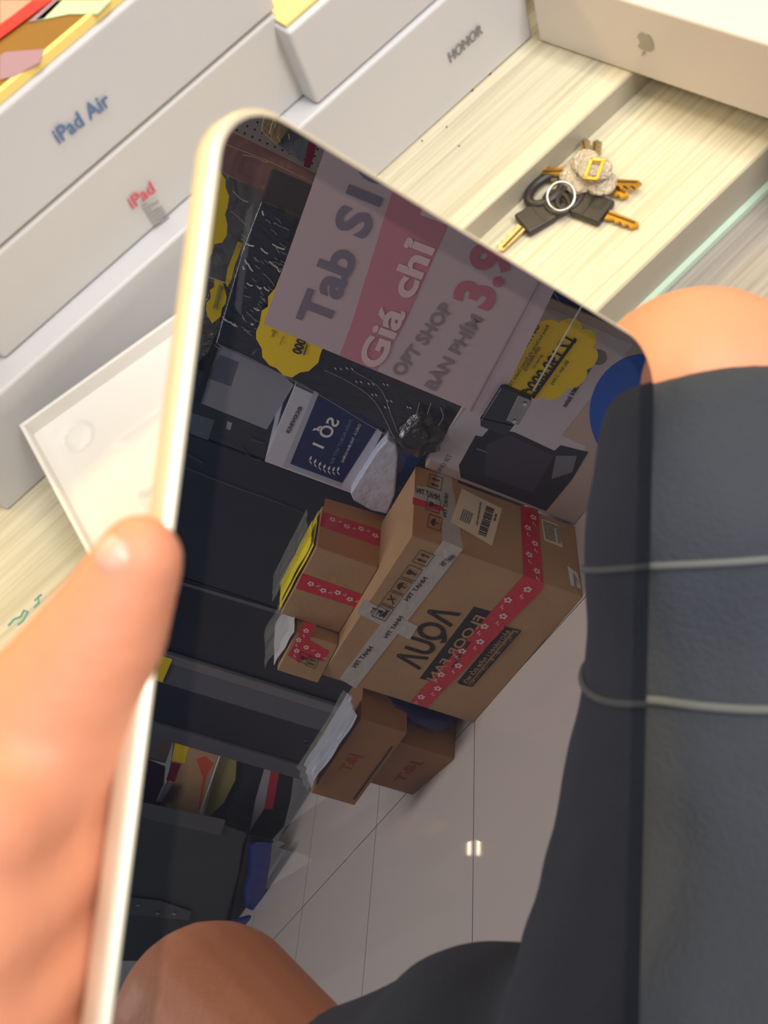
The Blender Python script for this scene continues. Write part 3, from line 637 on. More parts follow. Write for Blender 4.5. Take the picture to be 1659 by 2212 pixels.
creases(PN, 'film_glint', [[P1b(a, b), P1b(a+c*.5, b+d*.5+6), P1b(a+c, b+d)] for a, b, c, d in ((425, 1135, 25, 30), (450, 1165, 32, 50), (410, 1180, 14, 22), (515, 1325, 30, 12), (562, 1328, 38, 28), (490, 1478, 40, 18), (285, 1560, 40, 22), (325, 1580, 35, 28), (550, 785, 10, 30), (430, 1015, 60, 20), (600, 1145, 60, 45), (660, 1200, 20, 20), (440, 1300, 40, 20), (350, 1590, 20, 20), (470, 1590, 16, 4), (620, 1020, 90, 40), (540, 1050, 50, 40), (270, 1540, 20, 30))], mat('white_glint', (236, 242, 250), .1, coat=1), pk, .0013)
WDOT = mat('foil_dot', (240, 242, 248), .2)
mb = MB()
for (x, y) in ((1060, 268), (1093, 270), (1128, 266), (1160, 270), (1185, 346), (1213, 348), (1258, 358), (1286, 362), (1350, 362), (1372, 366), (1280, 424), (1303, 426), (1372, 460), (1394, 463), (1355, 498), (1378, 502), (1490, 498), (1508, 503)):
    c = P4(x, y); PN.add(mb, [(c[0]-2.6, c[1]-2.2), (c[0]-1, c[1]-2.6), (c[0]+2.6, c[1]+1.6), (c[0]+1, c[1]+2.4)], lift=.0035)
mb.mk('foil_dot_print', WDOT, pk)
# poster in front, held by a steel clip
PO = Face((1.22, -.5, .5), -np.array([math.cos(math.radians(3)), math.sin(math.radians(3)), 0]))
ps = thing('promo_poster', tuple(PO.p((1060, 905))), 'grey poster lettered Tab S10, Giá chỉ and OPT SHOP, its print showing from behind', 'poster')
PM = mat('poster_film', (206, 188, 202), .35)
mk('sheet', *prism([PO.p(q) for q in [(722, 262), (568, 700), (1060, 905), (1185, 650), (1275, 465), (1000, 340)]], -PO.N*.0015), PM, ps)
PB = mat('poster_blue', (132, 126, 150), .4); PP = mat('poster_pink', (206, 138, 160), .4); PW = mat('poster_white', (232, 206, 216), .4); PG = mat('poster_grey', (152, 140, 152), .4); PR = mat('poster_red', (196, 118, 138), .4)
PO.decal('pink_band', [(885, 300), (838, 440), (758, 700), (732, 768), (812, 801), (872, 700), (961, 498), (1000, 380)], PP, ps, lift=.0004)
ftext(PO, 'poster_text', 'Tab S10', (702, 712), (858, 346), PB, ps, hp=(634, 690), flip=True, bold=.03)
ftext(PO, 'poster_text', 'Giá chỉ 1', (818, 800), (968, 468), PW, ps, hp=(768, 780), flip=True, bold=.03, lift=.001)
ftext(PO, 'poster_text', 'OPT SHOP', (866, 815), (978, 666), PG, ps, hp=(842, 800), flip=True, bold=.025)
ftext(PO, 'poster_text', 'BÀN PHÍM', (938, 845), (1042, 690), PG, ps, hp=(914, 833), flip=True, bold=.025)
ftext(PO, 'poster_text', '3.9', (1052, 672), (1110, 545), PR, ps, hp=(975, 640), flip=True, bold=.04)
mb = MB(); PO.add(mb, [(1163, 610), (1165, 611), (1017, 890), (1014, 889)]); mb.mk('fold_line', PG, ps)
# metal clip
CN = Face((1.205, -.42, .3), -FA)
cl = thing('steel_clip', tuple(CN.p((1090, 890), 0)), 'dark chrome hinge clip gripping the lower corner of the poster', 'clip')
CHR = mat('dark_chrome', (70, 74, 82), .12, metal=1.0); CHL = mat('chrome', (150, 154, 160), .15, metal=1.0)
def P2(x, y): return (860+x*.3617, 500+y*.3617)
bev(mk('clip_body', *prism([CN.p(P2(*q)) for q in [(610, 940), (640, 935), (795, 1005), (790, 1030), (640, 1225), (490, 1165), (488, 1135)]], FA*.012), CHR, cl), .002, 3)
bev(mk('clip_plate', *prism([CN.p(P2(*q), .001) for q in [(715, 980), (790, 1010), (785, 1040), (715, 1160), (640, 1130)]], -CN.N*.002), CHL, cl), .0006, 2)
bev(mk('clip_lip', *prism([CN.p(P2(*q), .002) for q in [(500, 1120), (685, 1165), (640, 1225), (488, 1165)]], -CN.N*.003), CHR, cl), .001, 2)
for q in ((752, 1032), (690, 1135)):
    c = CN.p(P2(*q), .0015); mk('screw', *tubevf([c, c+CN.N*.0015], .0035, 14), STEEL, cl)
acr = thing('acrylic_rod', tuple(CN.p((1180, 790), .0)), 'thin clear acrylic strip crossing the big yellow price tag', 'rod')
o = mk('strip', *tubevf([CN.p((1265, 645), .004), CN.p((1150, 845), .004)], .0018, 8), film('acrylic', (230, 225, 215), .55, .08, 0, 1), acr, smooth=True)
# price tags
TG = Face((1.30, -.4, .3), -FA)
pt = thing('price_tag', tuple(TG.p((1190, 780))), 'large yellow scalloped price tag with black printed price, behind the steel clip', 'price tag')
scallop(TG, 'tag_card', (1186, 780), .081, .066, 12, YEL, pt, bumps=10, amp=.07)
ftext(TG, 'price_text', '17.190.000đ', (1243, 738), (1146, 860), INK, pt, hp=(1220, 722), bold=.02, lift=.0024)
mb = MB(); TG.add(mb, [(1240, 730), (1245, 734), (1152, 862), (1147, 859)], lift=.0024); mb.mk('underline', INK, pt)
ftext(TG, 'tag_text', 'GIA KE THUC', (1166, 704), (1108, 795), INK, pt, hp=(1152, 698), bold=.01, lift=.0024)
ftext(TG, 'tag_text', 'Robot hut bui lau nha Ecovacs Deebot T30C', (1186, 705), (1100, 840), INK, pt, hp=(1179, 701), lift=.0024)
ftext(TG, 'tag_text', 'DEN (00018412)', (1167, 752), (1135, 802), INK, pt, hp=(1160, 748), lift=.0024)
ftext(TG, 'tag_text', 'gia niem yet', (1172, 768), (1152, 797), INK, pt, hp=(1167, 765), lift=.0024)
ftext(TG, 'tag_text', 'Bảo hành 12 tháng', (1228, 782), (1192, 832), INK, pt, hp=(1221, 778), lift=.0024)
TG2 = Face((1.345, -.5, .6), -FA)
def tag(name, F_, c, rx, ry, ang, label, m=YEL, bumps=9):
    o = scallop(F_, name, c, rx, ry, ang, m, None, bumps, .09); tagp(o, label, 'price tag'); return o
p2 = thing('price_tag', tuple(TG2.p((620, 740))), 'yellow scalloped price tag showing 00, hanging below the poster edge on the dark package', 'price tag')
TG2b = Face((1.345, -.5, .6), -FA)
mk('tag_card', *prism([TG2.p(q, .001) for q in [P1b(*z) for z in [(700, 1190), (640, 1340), (590, 1400), (590, 1470), (545, 1500), (530, 1590), (505, 1650), (505, 1700), (545, 1770), (550, 1830), (600, 1890), (650, 1910), (700, 1960), (760, 1978), (820, 1940), (880, 1932), (950, 1870), (968, 1800), (1100, 1500)]]], FA*.0008), YEL, p2)
ftext(TG2, 'tag_text', '.000', P1b(870, 1700), P1b(822, 1815), INK, p2, hp=P1b(800, 1690), bold=.03, lift=.0024)
ftext(TG2, 'tag_text', 'Quoc', P1b(648, 1640), P1b(632, 1690), INK, p2, hp=P1b(615, 1640), lift=.0024)
ftext(TG2, 'tag_text', 'team Quoc', P1b(708, 1680), P1b(678, 1745), INK, p2, hp=P1b(695, 1678), lift=.0024)
mb = MB(); TG2.add(mb, [P1b(868, 1740), P1b(875, 1742), P1b(850, 1818), P1b(843, 1816)], lift=.0024); mb.mk('underline', INK, p2)
TG3 = Face((1.40, -.4, .7), -FA)
p3 = mk('price_tag', *prism([TG3.p(P1b(*z)) for z in [(180, 480), (250, 505), (285, 560), (285, 610), (312, 680), (300, 760), (282, 810), (300, 880), (295, 960), (262, 1010), (205, 1022), (190, 1090), (150, 1140), (60, 1140), (60, 500)]], FA*.0008), YEL); tagp(p3, 'yellow scalloped price tag cut off by the left frame of the tablet', 'price tag')
p4 = thing('price_tag', tuple(TG3.p(P1b(215, 1430))), 'small yellow scalloped price tag with fine print near the left tablet frame', 'price tag')
TG4 = Face((1.44, -.5, .7), -FA)
mk('tag_card', *prism([TG4.p(P1b(*z)) for z in [(205, 1275), (270, 1300), (282, 1350), (295, 1400), (285, 1450), (262, 1480), (250, 1540), (215, 1570), (190, 1590), (160, 1540), (145, 1490), (150, 1440), (180, 1410), (175, 1350), (205, 1330)]], FA*.0008), YEL, p4)
lines(TG4, 'fine_print', P1b(240, 1310), P1b(195, 1480), P1b(270, 1330), 5, INKG, p4)
p5 = mk('folded_tag', *prism([TG4.p(P1b(*z)) for z in [(375, 1000), (408, 1020), (385, 1090), (350, 1180), (330, 1270), (300, 1330), (285, 1300), (300, 1200), (330, 1120)]], FA*.0008), YEL); tagp(p5, 'narrow strip of yellow tag seen edge-on beside the dark package', 'price tag')
# ECOVACS carton
EN = Face((1.395, -.7, .5), -FA)
ec = thing('robot_vacuum_carton', tuple(EN.p((690, 1040))), 'white carton with ecovacs lettering and a navy SỐ 1 square, beside the black cartons', 'box')
mk('carton_shell', *prism([EN.p(q) for q in [(637, 834), (571, 997), (756, 1065), (825, 935), (790, 905)]], FA*.22), mat('carton_white', (196, 196, 214), .4), ec)
sq = EN.decal('navy_square', P4s((965, 405), (1180, 480), (1330, 590), (1100, 950), (790, 835)), NAVY, ec, lift=.0005)
EN.decal('pale_square_edge', P4s((935, 395), (965, 405), (790, 835), (1100, 950), (1095, 975), (745, 850)), mat('carton_lav2', (170, 172, 190), .4), ec, lift=.0003)
ftext(EN, 'logo_text', 'ecovacs', P4(862, 498), P4(782, 655), mat('logo_grey', (70, 72, 84), .4), ec, hp=P4(828, 490), bold=.02)
ftext(EN, 'square_text', 'SỐ 1', P4(1088, 580), P4(985, 745), WHITEP, sq, hp=P4(1015, 560), bold=.02, lift=.001)
ftext(EN, 'square_text', 'PHÂN ROBOT HÚT BỤI', P4(1165, 575), P4(1045, 835), mat('pale_blue_ink', (120, 138, 180), .5), sq, hp=P4(1145, 565), lift=.001)
ftext(EN, 'square_text', 'CHÂU Á - THÁI BÌNH DƯƠNG', P4(1215, 600), P4(1108, 828), WHITEP, sq, hp=P4(1200, 592), lift=.001)
mb = MB()
for k in range(7):
    t0 = k/6; c = np.array(P4(905+165*t0, 815+65*math.sin(t0*PI*.55)))
    for s in (-1, 1):
        dr = np.array([3.5, -6*s]); sd = np.array([2.4, 1.2]); EN.add(mb, [c, c+dr*.5+sd, c+dr*1.6, c+dr*.8-sd], lift=.001)
mb.mk('laurel_print', WHITEP, sq)
# grey sided carton above it
gcn = thing('grey_carton', tuple(EN.p((520, 860))), 'grey carton with a darker square sticker above the ecovacs carton', 'box')
G2 = Face((1.41, -.7, .6), -FA)
mk('carton_shell', *prism([G2.p(q) for q in [(470, 738), (425, 868), (575, 928), (634, 832), (600, 800)]], FA*.2), mat('carton_grey', (140, 142, 156), .45), gcn)
G2.decal('dark_sticker', P4s((370, 185), (482, 230), (435, 372), (298, 325)), mat('sticker_slate', (90, 94, 112), .4), gcn)
G2.decal('black_edge', [(468, 735), (474, 740), (432, 872), (418, 866)], BLACK, gcn, lift=.002, th=.01)
# white polythene under the ecovacs carton
wp = thing('white_bag', (1.39, -.79, .3365), 'white translucent plastic bag wedged between the small carton and ecovacs carton', 'bag')
WP = Face((1.38, -.75, .4), -FA)
mk('bag_body', *prism([WP.p(q) for q in [(755, 1066), (762, 1082), (800, 1104), (836, 1112), (852, 1070), (858, 990), (856, 962), (836, 950), (812, 975)]], FA*.1), mat('white_plastic', (200, 206, 228), .35, bump=.5, bscale=30), wp)
bev(wp.children[0], .004, 3)
bp_ = thing('blue_package', (1.44, -.63, .319), 'blue film package just above the fan carton, under the dark package', 'package')
WP2 = Face((1.40, -.65, .4), -FA)
mk('package_body', *prism([WP2.p(q) for q in [(852, 1060), (862, 1050), (905, 995), (925, 975), (890, 975), (858, 960)]], FA*.1), mat('blue_film', (40, 92, 190), .25, bump=.5, bscale=30, coat=.6), bp_)
# --- black cartons and dark cabinet along the far side
def farbox(name, y0, y1, z0, z1, m, label, cat, dx=0.0, dp=.3, parts=None):
    P1 = np.array([1.774, -2.079]); fb = np.array([math.sin(math.radians(6.9)), -math.cos(math.radians(6.9))]); fa = np.array([math.cos(math.radians(6.9)), math.sin(math.radians(6.9))])
    s0 = (y0-P1[1])/fb[1]; O_ = P1+fb*s0+fa*dx; vf, a, b = obox(O_, 6.9, (y0-y1)/abs(fb[1]), dp, z0, z1)
    t = thing(name, (O_[0]+fa[0]*dp/2, (y0+y1)/2, z0), label, cat); bev(mk('shell', *vf, m, t), .003, 2); return t, O_, a, b
DK = mat('tv_carton_dark', (32, 36, 50), .35, var=.1, vscale=3); DK2 = mat('cabinet_dark', (26, 27, 40), .4)
GRB = mat('grey_panel', (92, 92, 104), .45); GRL = mat('grey_panel_light', (116, 114, 122), .45)
tA, O_, a, b = farbox('wrapped_carton', -.80, -.962, 0, .86, mat('dark_wrap', (30, 34, 46), .28, bump=.7, bscale=22, coat=.6, distort=1.5), 'black film-wrapped carton with a pale sticker, left of the ecovacs carton', 'box', dp=.3)
WA = Face((O_[0], O_[1], .5), -a)
WA.decal('pale_sticker', P4s((200, 530), (338, 575), (300, 695), (195, 655)), mat('sticker_grey', (84, 96, 112), .4), tA)
WA.decal('pale_sticker', P4s((415, 580), (445, 592), (432, 635), (408, 625)), mat('sticker_light', (150, 152, 170), .4), tA)
creases(WA, 'film_crease', [[P4(170, 860), P4(420, 960), P4(700, 1060), P4(870, 1130)], [P4(180, 780), P4(270, 830)], [P4(500, 740), P4(560, 800), P4(620, 815)], [P4(560, 690), P4(640, 715)]], mat('film_crease_dim', (92, 96, 112), .2, coat=1), tA, .0012)
tB, O_, a, b = farbox('television_carton', -.967, -1.40, 0, .88, DK, 'large plain navy-black carton standing right of the grey posts', 'box')
WB = Face((O_[0], O_[1], .5), -a)
mb = MB(); WB.add(mb, [(385, 1255), (386, 1262), (632, 1336), (633, 1328)]); mb.mk('edge_line', GRB, tB)
tC, O_, a, b = farbox('television_carton', -1.405, -1.685, 0, .80, DK2, 'dark carton between the navy carton and the grey cabinet post', 'box')
WC = Face((O_[0], O_[1], .5), -a)
tD, O_, a, b = farbox('display_cabinet', -1.69, -2.075, 0, .66, DK2, 'dark display cabinet with two grey upright posts, standing on the tiles', 'cabinet')
WDc = Face((O_[0], O_[1], .5), -a)
def vband(face, name, y0, y1, m, parent, z0=.0, z1=.66, th=.012):
    # upright strip on a far face
    A = face.Q.copy(); bb = np.array([math.sin(math.radians(6.9)), -math.cos(math.radians(6.9)), 0]); s0 = (y0-A[1])/bb[1]; s1 = (y1-A[1])/bb[1]
    P = A+bb*s0; P[2] = z0; return bev(mk(name, *boxvf(P+face.N*th, bb*(s1-s0), -face.N*th, (0, 0, z1-z0)), m, parent), .002, 2)
vband(WDc, 'post', -1.69, -1.725, GRL, tD); vband(WDc, 'post_panel', -1.725, -1.82, GRB, tD, th=.009); vband(WDc, 'post', -2.01, -2.075, GRB, tD)
vband(WDc, 'door', -1.825, -2.005, DK2, tD, .03, .64, .004)
for q in ((664, 1605), (668, 1638)):
    c = WDc.p(q, .006); bb = np.array([math.sin(.12), -math.cos(.12), 0])
    mk('ring_print', *tubevf([c+(bb*math.cos(t)+up*math.sin(t))*.012 for t in np.linspace(0, 2*PI, 24)[:-1]], .0012, 6, True), mat('ring_dim', (66, 68, 84), .4), tD)
yn = WDc.decal('yellow_note', [(342, 1415), (372, 1424), (350, 1474), (330, 1468)], YEL, tD, lift=.014)
# books and bags past the cabinet
def slab(name, face, pxs, m, depth, label, cat, group=None, parent=None, bv=.002):
    P = [face.p(q) for q in pxs]; dv = np.mean(P, 0)-vat(0, 0, 0); dv[2] = 0
    o = mk(name, *prism(P, nz(dv)*depth), m, parent)
    if bv: bev(o, bv, 2)
    if parent is None: tagp(o, label, cat, group)
    return o
def P5(x, y): return (240+x*.3165, 1380+y*.3165)
def P5s(*l): return [P5(*q) for q in l]
XN = Face((1.80, -2.25, .2), -FA)
ct = thing('catalogue', tuple(XN.p((480, 1700))), 'tan catalogue with a red figure and a yellow corner, standing past the cabinet', 'book')
slab('cover', XN, P5s((420, 835), (440, 690), (740, 780), (730, 800), (590, 1230), (350, 1160)), mat('tan_cover', (196, 160, 120), .5), .05, '', '', parent=ct)
XN.decal('yellow_corner', P5s((440, 690), (535, 712), (500, 850), (412, 828)), YEL, ct)
XN.decal('maroon_patch', P5s((412, 840), (475, 852), (430, 978), (375, 962)), mat('maroon', (140, 40, 66), .5), ct)
XN.decal('red_figure', P5s((580, 820), (640, 800), (700, 850), (650, 930), (600, 1170), (590, 1165), (625, 950)), mat('coral', (220, 92, 66), .5), ct)
slab('pages', XN, P5s((740, 780), (752, 786), (615, 1190), (600, 1188)), WHITEP, .04, '', '', parent=ct)
yv = slab('yellow_book', Face((1.82, -2.3, .2), -FA), P5s((745, 785), (858, 815), (850, 960), (770, 1120), (620, 1260)), mat('dull_yellow', (168, 160, 104), .5), .06, 'pale yellow booklet leaning right of the tan catalogue', 'book')
gb = slab('grey_bag', Face((1.83, -2.3, .2), -FA), P5s((858, 815), (1045, 880), (1000, 1050), (960, 1380), (770, 1320), (610, 1260), (660, 1080), (800, 1060)), mat('grey_bag_cloth', (62, 62, 70), .4, bump=.5, bscale=20), .1, 'dark grey glossy plastic bag between the booklet and the red-striped box', 'bag')
rs = thing('striped_box', tuple(XN.p((585, 1700))), 'narrow white box with a red stripe beside the dark bag on the floor', 'box')
X2 = Face((1.79, -2.3, .2), -FA)
slab('box_shell', X2, P5s((1045, 875), (1245, 940), (1225, 1100), (1180, 1280), (1100, 1370), (935, 1340), (1020, 1180)), mat('dull_black', (30, 27, 30), .6), .09, '', '', parent=rs)  # near-black shell; white side and red stripe are laid over it
X2.decal('white_side', P5s((1045, 880), (1088, 900), (1042, 1160), (945, 1310), (985, 1090)), mat('white_side', (160, 158, 168), .5), rs)
X2.decal('red_stripe', P5s((1088, 900), (1145, 915), (1100, 1165), (1042, 1160)), mat('stripe_red', (176, 48, 54), .5), rs)
tl = slab('paper_stack', Face((1.81, -2.3, .2), -FA), P5s((150, 620), (425, 690), (370, 850), (250, 820), (150, 800)), mat('taupe_paper', (104, 92, 86), .6), .08, 'grey-brown stack of papers left of the tan catalogue', 'papers')
tl2 = slab('maroon_book', Face((1.80, -2.3, .2), -FA), P5s((150, 800), (250, 820), (370, 870), (345, 1180), (200, 1180), (100, 1150)), mat('dark_maroon', (62, 34, 50), .5), .08, 'dark maroon book under the grey-brown papers', 'book')
tl3 = slab('silver_frame', Face((1.79, -2.3, .2), -FA), P5s((410, 990), (420, 1000), (345, 1115), (310, 1110), (365, 985)), mat('silver_grey', (130, 130, 140), .4), .03, 'small silver-grey frame at the tan catalogue corner', 'frame')
# grey suitcase like case and blue bag in front
X3 = Face((1.70, -2.6, .2), -FA)
sc = thing('storage_case', tuple(X3.p((420, 1850))), 'large dark green-grey case lying past the books, above the bare knee', 'case')
slab('case_body', X3, P5s((-60, 1060), (190, 1110), (600, 1200), (940, 1330), (905, 1420), (880, 1600), (800, 1900), (740, 2200), (-100, 2200)), mat('case_cloth', (58, 62, 62), .6, var=.12, vscale=5), .16, '', '', parent=sc, bv=.01)
slab('case_strap', Face(X3.Q+X3.N*.008, X3.N), P5s((190, 1110), (780, 1235), (770, 1275), (745, 1340), (250, 1230), (180, 1190)), mat('case_strap', (78, 80, 84), .5), .01, '', '', parent=sc)
slab('case_panel', Face(X3.Q+X3.N*.008, X3.N), P5s((100, 1760), (330, 1785), (550, 1860), (530, 1920), (100, 1880)), mat('case_panel', (72, 74, 76), .4), .01, '', '', parent=sc)
for q in ((185, 1812), (318, 1868), (430, 1870)):
    c = X3.p(P5(*q), .01); mk('rivet', *tubevf([c, c+X3.N*.004], .007, 10), STEEL, sc)
bb_ = slab('blue_bag', Face((1.68, -2.7, .2), -FA), P5s((970, 1390), (1112, 1385), (1090, 1560), (1040, 1860), (935, 1850), (925, 1720), (960, 1590)), mat('blue_bag', (14, 40, 128), .4, bump=.5, bscale=16), .08, 'deep blue plastic bag on the tiles beside the large case', 'bag', bv=.012)
bb2 = slab('blue_bag', Face((1.67, -2.8, .2), -FA), P5s((820, 1990), (850, 1920), (930, 1900), (990, 1880), (935, 2050), (800, 2050)), mat('blue_bag', (14, 40, 128), .4), .08, 'blue plastic bag lowest in the mirror, touching the knee outline', 'bag', bv=.012)
bk = slab('black_sack', Face((1.72, -2.6, .2), -FA), P5s((905, 1420), (930, 1330), (1110, 1370), (1112, 1395), (960, 1400), (965, 1590), (920, 1740), (1000, 1870), (920, 1960), (800, 1960), (870, 1600)), mat('black_sack', (34, 36, 38), .5), .1, 'black sack behind the deep blue bag', 'bag', bv=.01)
# pouches and red rail hanging on the pegboard, top left of the mirror
HN = Face((1.60, -.28, .75), -FA)
ph = thing('clear_pouch', tuple(HN.p((560, 350))), 'pinkish clear plastic pouch hanging before the pegboard above the dark package', 'pouch')
PF = film('pink_film', (168, 120, 112), .62, .2, .5, 14)
slab('film', Face((1.50, -.28, .75), -FA), [P1b(*q) for q in [(280, 190), (935, 510), (830, 800), (560, 720), (300, 560), (150, 470), (250, 270)]], PF, .003, '', '', parent=ph, bv=0)
slab('grey_film', Face((1.42, -.28, .75), -FA), [P1b(*q) for q in [(200, 490), (560, 640), (560, 700), (440, 980), (300, 1340), (120, 1270), (170, 600)]], film('grey_film', (128, 128, 132), .6, .18, .9, 18), .003, '', '', parent=ph, bv=0)
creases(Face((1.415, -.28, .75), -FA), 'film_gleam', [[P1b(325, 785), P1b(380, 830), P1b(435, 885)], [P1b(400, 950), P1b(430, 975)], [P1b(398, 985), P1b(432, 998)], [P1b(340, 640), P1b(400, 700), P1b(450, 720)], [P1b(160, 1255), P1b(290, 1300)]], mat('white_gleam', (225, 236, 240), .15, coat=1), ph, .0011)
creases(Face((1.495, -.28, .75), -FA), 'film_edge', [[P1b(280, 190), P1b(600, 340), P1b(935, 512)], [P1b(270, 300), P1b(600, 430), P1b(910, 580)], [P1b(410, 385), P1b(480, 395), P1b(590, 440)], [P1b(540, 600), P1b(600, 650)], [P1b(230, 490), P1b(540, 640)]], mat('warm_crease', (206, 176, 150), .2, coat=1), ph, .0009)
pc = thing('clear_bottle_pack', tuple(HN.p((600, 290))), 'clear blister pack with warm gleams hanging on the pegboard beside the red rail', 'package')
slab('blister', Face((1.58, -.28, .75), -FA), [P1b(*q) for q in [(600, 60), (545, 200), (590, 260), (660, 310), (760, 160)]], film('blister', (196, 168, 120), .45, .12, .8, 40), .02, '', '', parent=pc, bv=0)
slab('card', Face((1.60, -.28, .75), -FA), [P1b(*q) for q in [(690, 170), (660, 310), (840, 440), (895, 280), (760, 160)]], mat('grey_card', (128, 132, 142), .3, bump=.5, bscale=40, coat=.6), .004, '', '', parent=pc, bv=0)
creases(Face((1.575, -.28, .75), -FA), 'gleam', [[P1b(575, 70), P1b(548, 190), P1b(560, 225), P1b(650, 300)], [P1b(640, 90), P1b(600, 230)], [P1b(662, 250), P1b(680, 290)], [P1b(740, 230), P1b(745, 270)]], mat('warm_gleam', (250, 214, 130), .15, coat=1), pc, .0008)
rr = slab('red_rail', Face((1.56, -.28, .75), -FA), [P1b(*q) for q in [(885, 270), (945, 300), (890, 480), (845, 465)]], mat('rail_red', (150, 44, 60), .45), .01, 'dark red upright rail between the pouch and the grey poster', 'rail', bv=0)
yt = slab('yellow_tube', Face((1.45, -.28, .8), -FA), [P1b(*q) for q in [(305, 60), (322, 66), (295, 190), (262, 270), (245, 262), (265, 180)]], mat('yellow_tube', (250, 236, 140), .3), .008, 'pale yellow plastic strip at the upper left tablet corner', 'strip', bv=0)
dr = slab('foil_packet', Face((1.62, -.6, .75), -FA), [P1b(*q) for q in [(60, 1250), (160, 1260), (290, 1310), (240, 1620), (160, 1800), (60, 1900)]], mat('foil', (112, 104, 98), .25, metal=.4, bump=1, bscale=30, distort=2), .02, 'crinkled silver-brown packet behind the small yellow tag', 'packet', bv=0)

# ceiling lamps far down the shop, mirrored in the tiles
for col_, side in ((1016, 'left'), (1036, 'right')):
    pts = []
    for r_i in range(6):
        q = vonz(col_, 1817+5*r_i, 0); Cv = vat(0, 0, 0); dd = q-Cv; dd[2] *= -1; pts.append(q+dd*(2.70/dd[2]))
    cen = np.mean(pts, 0); cen[2] = 2.69
    lt = thing('led_panel', cen, 'row of small warm ceiling lamps, the %s of the two glinting columns on the tiles' % side, 'lamp', 'ceiling lamp rows glinting in the tiles')
    U = nz(pts[-1]-pts[0]); U[2] = 0; S = np.array([-U[1], U[0], 0]); L = np.linalg.norm(pts[-1]-pts[0])
    mk('housing', *boxvf(cen-U*(L/2+.06)-S*.035, U*(L+.12), S*.07, (0, 0, .03)), WHITEP, lt)
    for P_ in pts: P_[2] = 2.69; mk('led', *tubevf([P_, P_-np.array([0, 0, .004])], .026, 14), emis('lamp_glow', (255, 226, 190), 45), lt)

# ------------------------------------------------------------------ the person holding the tablet
def hp(u, v, o): return tpt(u, v, o)
SK = mat('skin', (222, 150, 116), .5, var=.07, vscale=9, bump=.06, bscale=180, sss=.25)
def capsules(segs):
    """swept tapered capsules; later fused by a voxel remesh"""
    vs = []; fs = []
    for sg in segs:
        A, B, ra, rb_ = sg[:4]
        A = np.asarray(A, float); B = np.asarray(B, float); t = nz(B-A); s = nz(np.cross(t, [0.31, .52, .79])); q = np.cross(t, s); base = len(vs); n = 20; rg = []
        for k in range(1, 6): an = PI/2*(1-k/6); rg.append((A-t*ra*math.sin(an), ra*math.cos(an)))
        rg.append((A, ra)); rg.append(((A+B)/2, (ra+rb_)/2)); rg.append((B, rb_))
        if len(sg) < 5:
            for k in range(1, 6): an = PI/2*k/6; rg.append((B+t*rb_*math.sin(an), rb_*math.cos(an)))
        for c, r in rg:
            for k in range(n): an = 2*PI*k/n; vs.append(c+r*(math.cos(an)*s+math.sin(an)*q))
        for i in range(len(rg)-1):
            for k in range(n): fs.append((base+i*n+k, base+i*n+(k+1) % n, base+(i+1)*n+(k+1) % n, base+(i+1)*n+k))
        fs.append(tuple(base+k for k in range(n-1, -1, -1))); fs.append(tuple(base+(len(rg)-1)*n+k for k in range(n)))
    return vs, fs
def fuse(name, segs, m, parent, vox, sm=8, label=None):
    o = mk(name, *capsules(segs), m, parent, smooth=True, label=label)
    r = o.modifiers.new('remesh', 'REMESH'); r.mode = 'VOXEL'; r.voxel_size = vox; r.use_smooth_shade = True
    s = o.modifiers.new('smooth', 'SMOOTH'); s.iterations = sm; s.factor = .5; return o
pe = thing('person', (-.12, -.2, 0), 'seated person in charcoal shorts with bare knees, left thumb gripping the tablet', 'person')
def chain(pts): return [(pts[i][0], pts[i+1][0], pts[i][1], pts[i+1][1]) for i in range(len(pts)-1)]
HIPL, HIPR, PEL = np.array([-.10, -.10, .53]), np.array([-.10, -.30, .53]), np.array([-.15, -.2, .53])
KL = at(1515, 884, .388)
L1, L2, L3, L4 = at(1572, 1175, .38), at(1640, 1480, .38), at(1720, 1850, .375), at(1700, 2250, .36); HEML = at(1537, 852, .384)
ANR = np.array([-.2, -.36, .08]); lerp = lambda a, b, t: a*(1-t)+b*t
KR = vat(455, 2218, .56); R1, HEMR = vat(1100, 2490, .42), vat(735, 2520, .46)
body = chain([(HIPL, .075), (L4, .07), (L2, .052), (KL, .0470)]) + chain([(KL, .046), (KL+np.array([-.05, -.06, -.20]), .043), (KL+np.array([-.09, -.13, -.49]), .030)])
body += chain([(HIPR, .075), (R1, .062), (vat(770, 2540, .46), .046), (KR, .0560)]) + chain([(KR, .054), (lerp(KR, ANR, .35), .046), (ANR, .030)])
FLt = KL+np.array([-.09, -.13, -.51]); FRt = ANR+np.array([0, 0, -.025])
body += chain([(FLt, .034), (FLt+np.array([.05, .06, -.03]), .032), (FLt+np.array([.11, .14, -.045]), .022)])
body += chain([(FRt, .034), (FRt+np.array([.07, -.02, -.03]), .032), (FRt+np.array([.16, -.04, -.045]), .022)])
SHL = np.array([-.27, -.02, 1.02])
body += chain([(PEL, .10), (np.array([-.2, -.2, .7]), .105), (np.array([-.24, -.2, .95]), .12)]) + [(SHL, np.array([-.27, -.38, 1.02]), .055, .055), (HIPL, HIPR, .085, .085)]
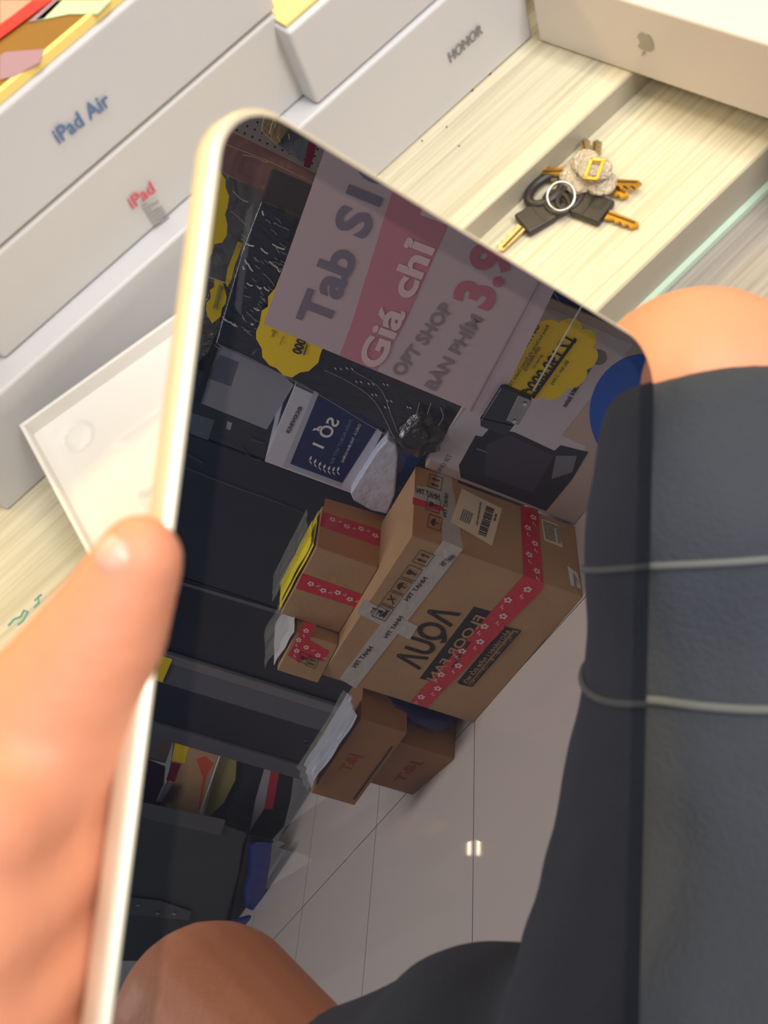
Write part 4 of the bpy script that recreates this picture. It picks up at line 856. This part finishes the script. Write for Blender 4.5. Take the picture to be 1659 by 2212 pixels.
# left arm and hand
WR = at(-170, 2560, .215); EL = np.array([-.36, -.02, .80]); PALM = at(-62, 2060, .205); MID = at(20, 1790, .203); THM = at(112, 1575, .198); TIP0 = at(222, 1375, .1925); TIP = at(300, 1213, .1885)
body += chain([(SHL, .048), (EL, .036), (WR, .026)])
body += chain([(WR, .027), (PALM, .030), (MID, .0235), (THM, .0185), (TIP0, .0128), (TIP, .0088)])
body += [(TIP, at(303, 1200, .1880), .0090, .0086)]
for k in range(4):
    v0 = .135+.019*k; ln = (.95, 1.0, .95, .8)[k]; r = (.0088, .009, .0086, .0076)[k]
    body += chain([(MID if k < 2 else PALM, .018), (hp(-.022, v0+.02, -.014), .012), (hp(-.002, v0+.008, -.0195), r*1.1), (hp(.024*ln, v0, -.0185), r), (hp(.046*ln, v0-.004, -.0165), r*.92), (hp(.062*ln, v0-.006, -.0150), r*.82)])
bd = fuse('body', body, SK, pe, .0028, 6, label='bare knee, shin, hand and thumb skin')
nl = mk('thumb_nail', *blob(at(262, 1205, .1846), .0050, .0050, .0050, .6, 1.2, .0), mat('nail', (236, 178, 156), .3, coat=.3), pe, smooth=True)
# shorts
CLO = mat('charcoal_cloth', (55, 60, 70), .9, bump=.15, bscale=500, var=.14, vscale=12)
def lerp(a, b, t): return a*(1-t)+b*t
ss = chain([(HIPL, .098), (L4, .100), (L3, .086), (L2, .0735), (L1, .0665)]) + [(L1, HEML, .0665, .0535, True)]
ss += chain([(HIPR, .096), (R1, .086)]) + [(R1, HEMR, .086, .066, True), (HIPL, HIPR, .096, .096), (PEL+np.array([-.03, 0, 0]), PEL+np.array([-.05, 0, .12]), .11, .11)]
so = fuse('shorts', ss, CLO, pe, .005, 10, label='charcoal knit shorts')
tx = bpy.data.textures.new('folds', 'CLOUDS'); tx.noise_scale = .09; dm = so.modifiers.new('folds', 'DISPLACE'); dm.texture = tx; dm.strength = .012; dm.mid_level = .5
from mathutils.bvhtree import BVHTree
bpy.context.view_layer.update(); dg = bpy.context.evaluated_depsgraph_get(); bvh = BVHTree.FromObject(so, dg)
def legring(A, B, t, m, rad, wob):
    c = lerp(A, B, t); ax = nz(B-A); s_ = nz(np.cross(ax, [0, 0, 1])); q = np.cross(ax, s_); P = []
    for x in np.linspace(0, 2*PI, 90)[:-1]:
        dr_ = math.cos(x)*s_+math.sin(x)*q; cc = c+ax*(wob*math.sin(2*x+1)+wob*.5*math.sin(5*x))
        h = bvh.ray_cast(Vector(tuple(cc-WL[so])), Vector(tuple(dr_)))[0]
        if h is not None: P.append(np.array(h)+WL[so]+dr_*rad*.3)
    return mk('seam', *tubevf(P, rad, 7, True), m, so, smooth=True)
SEAMM = mat('seam_thread', (104, 107, 108), .85)
legring(L1, HEML, -.10, SEAMM, .0014, .0006)
legring(L2, L1, .22, SEAMM, .0016, .003)
sht = fuse('shirt', chain([(np.array([-.18, -.2, .62]), .125), (np.array([-.24, -.2, .95]), .135)]) + [(SHL, np.array([-.27, -.38, 1.02]), .066, .066), (SHL, lerp(SHL, EL, .45), .066, .058)], mat('dark_shirt', (40, 42, 50), .9), pe, .006, 8)
st = thing('stool', (-.12, -.2, 0), 'plain black stool under the seated person', 'stool')
bev(mk('seat', *tubevf([(-.16, -.2, .375), (-.16, -.2, .425)], .17, 32), BLACK, st), .01, 3)
for k in range(4):
    an = PI/4+PI/2*k; mk('leg', *tubevf([(-.16+.12*math.cos(an), -.2+.12*math.sin(an), .38), (-.16+.16*math.cos(an), -.2+.16*math.sin(an), 0)], .012, 10), BLACK, st)
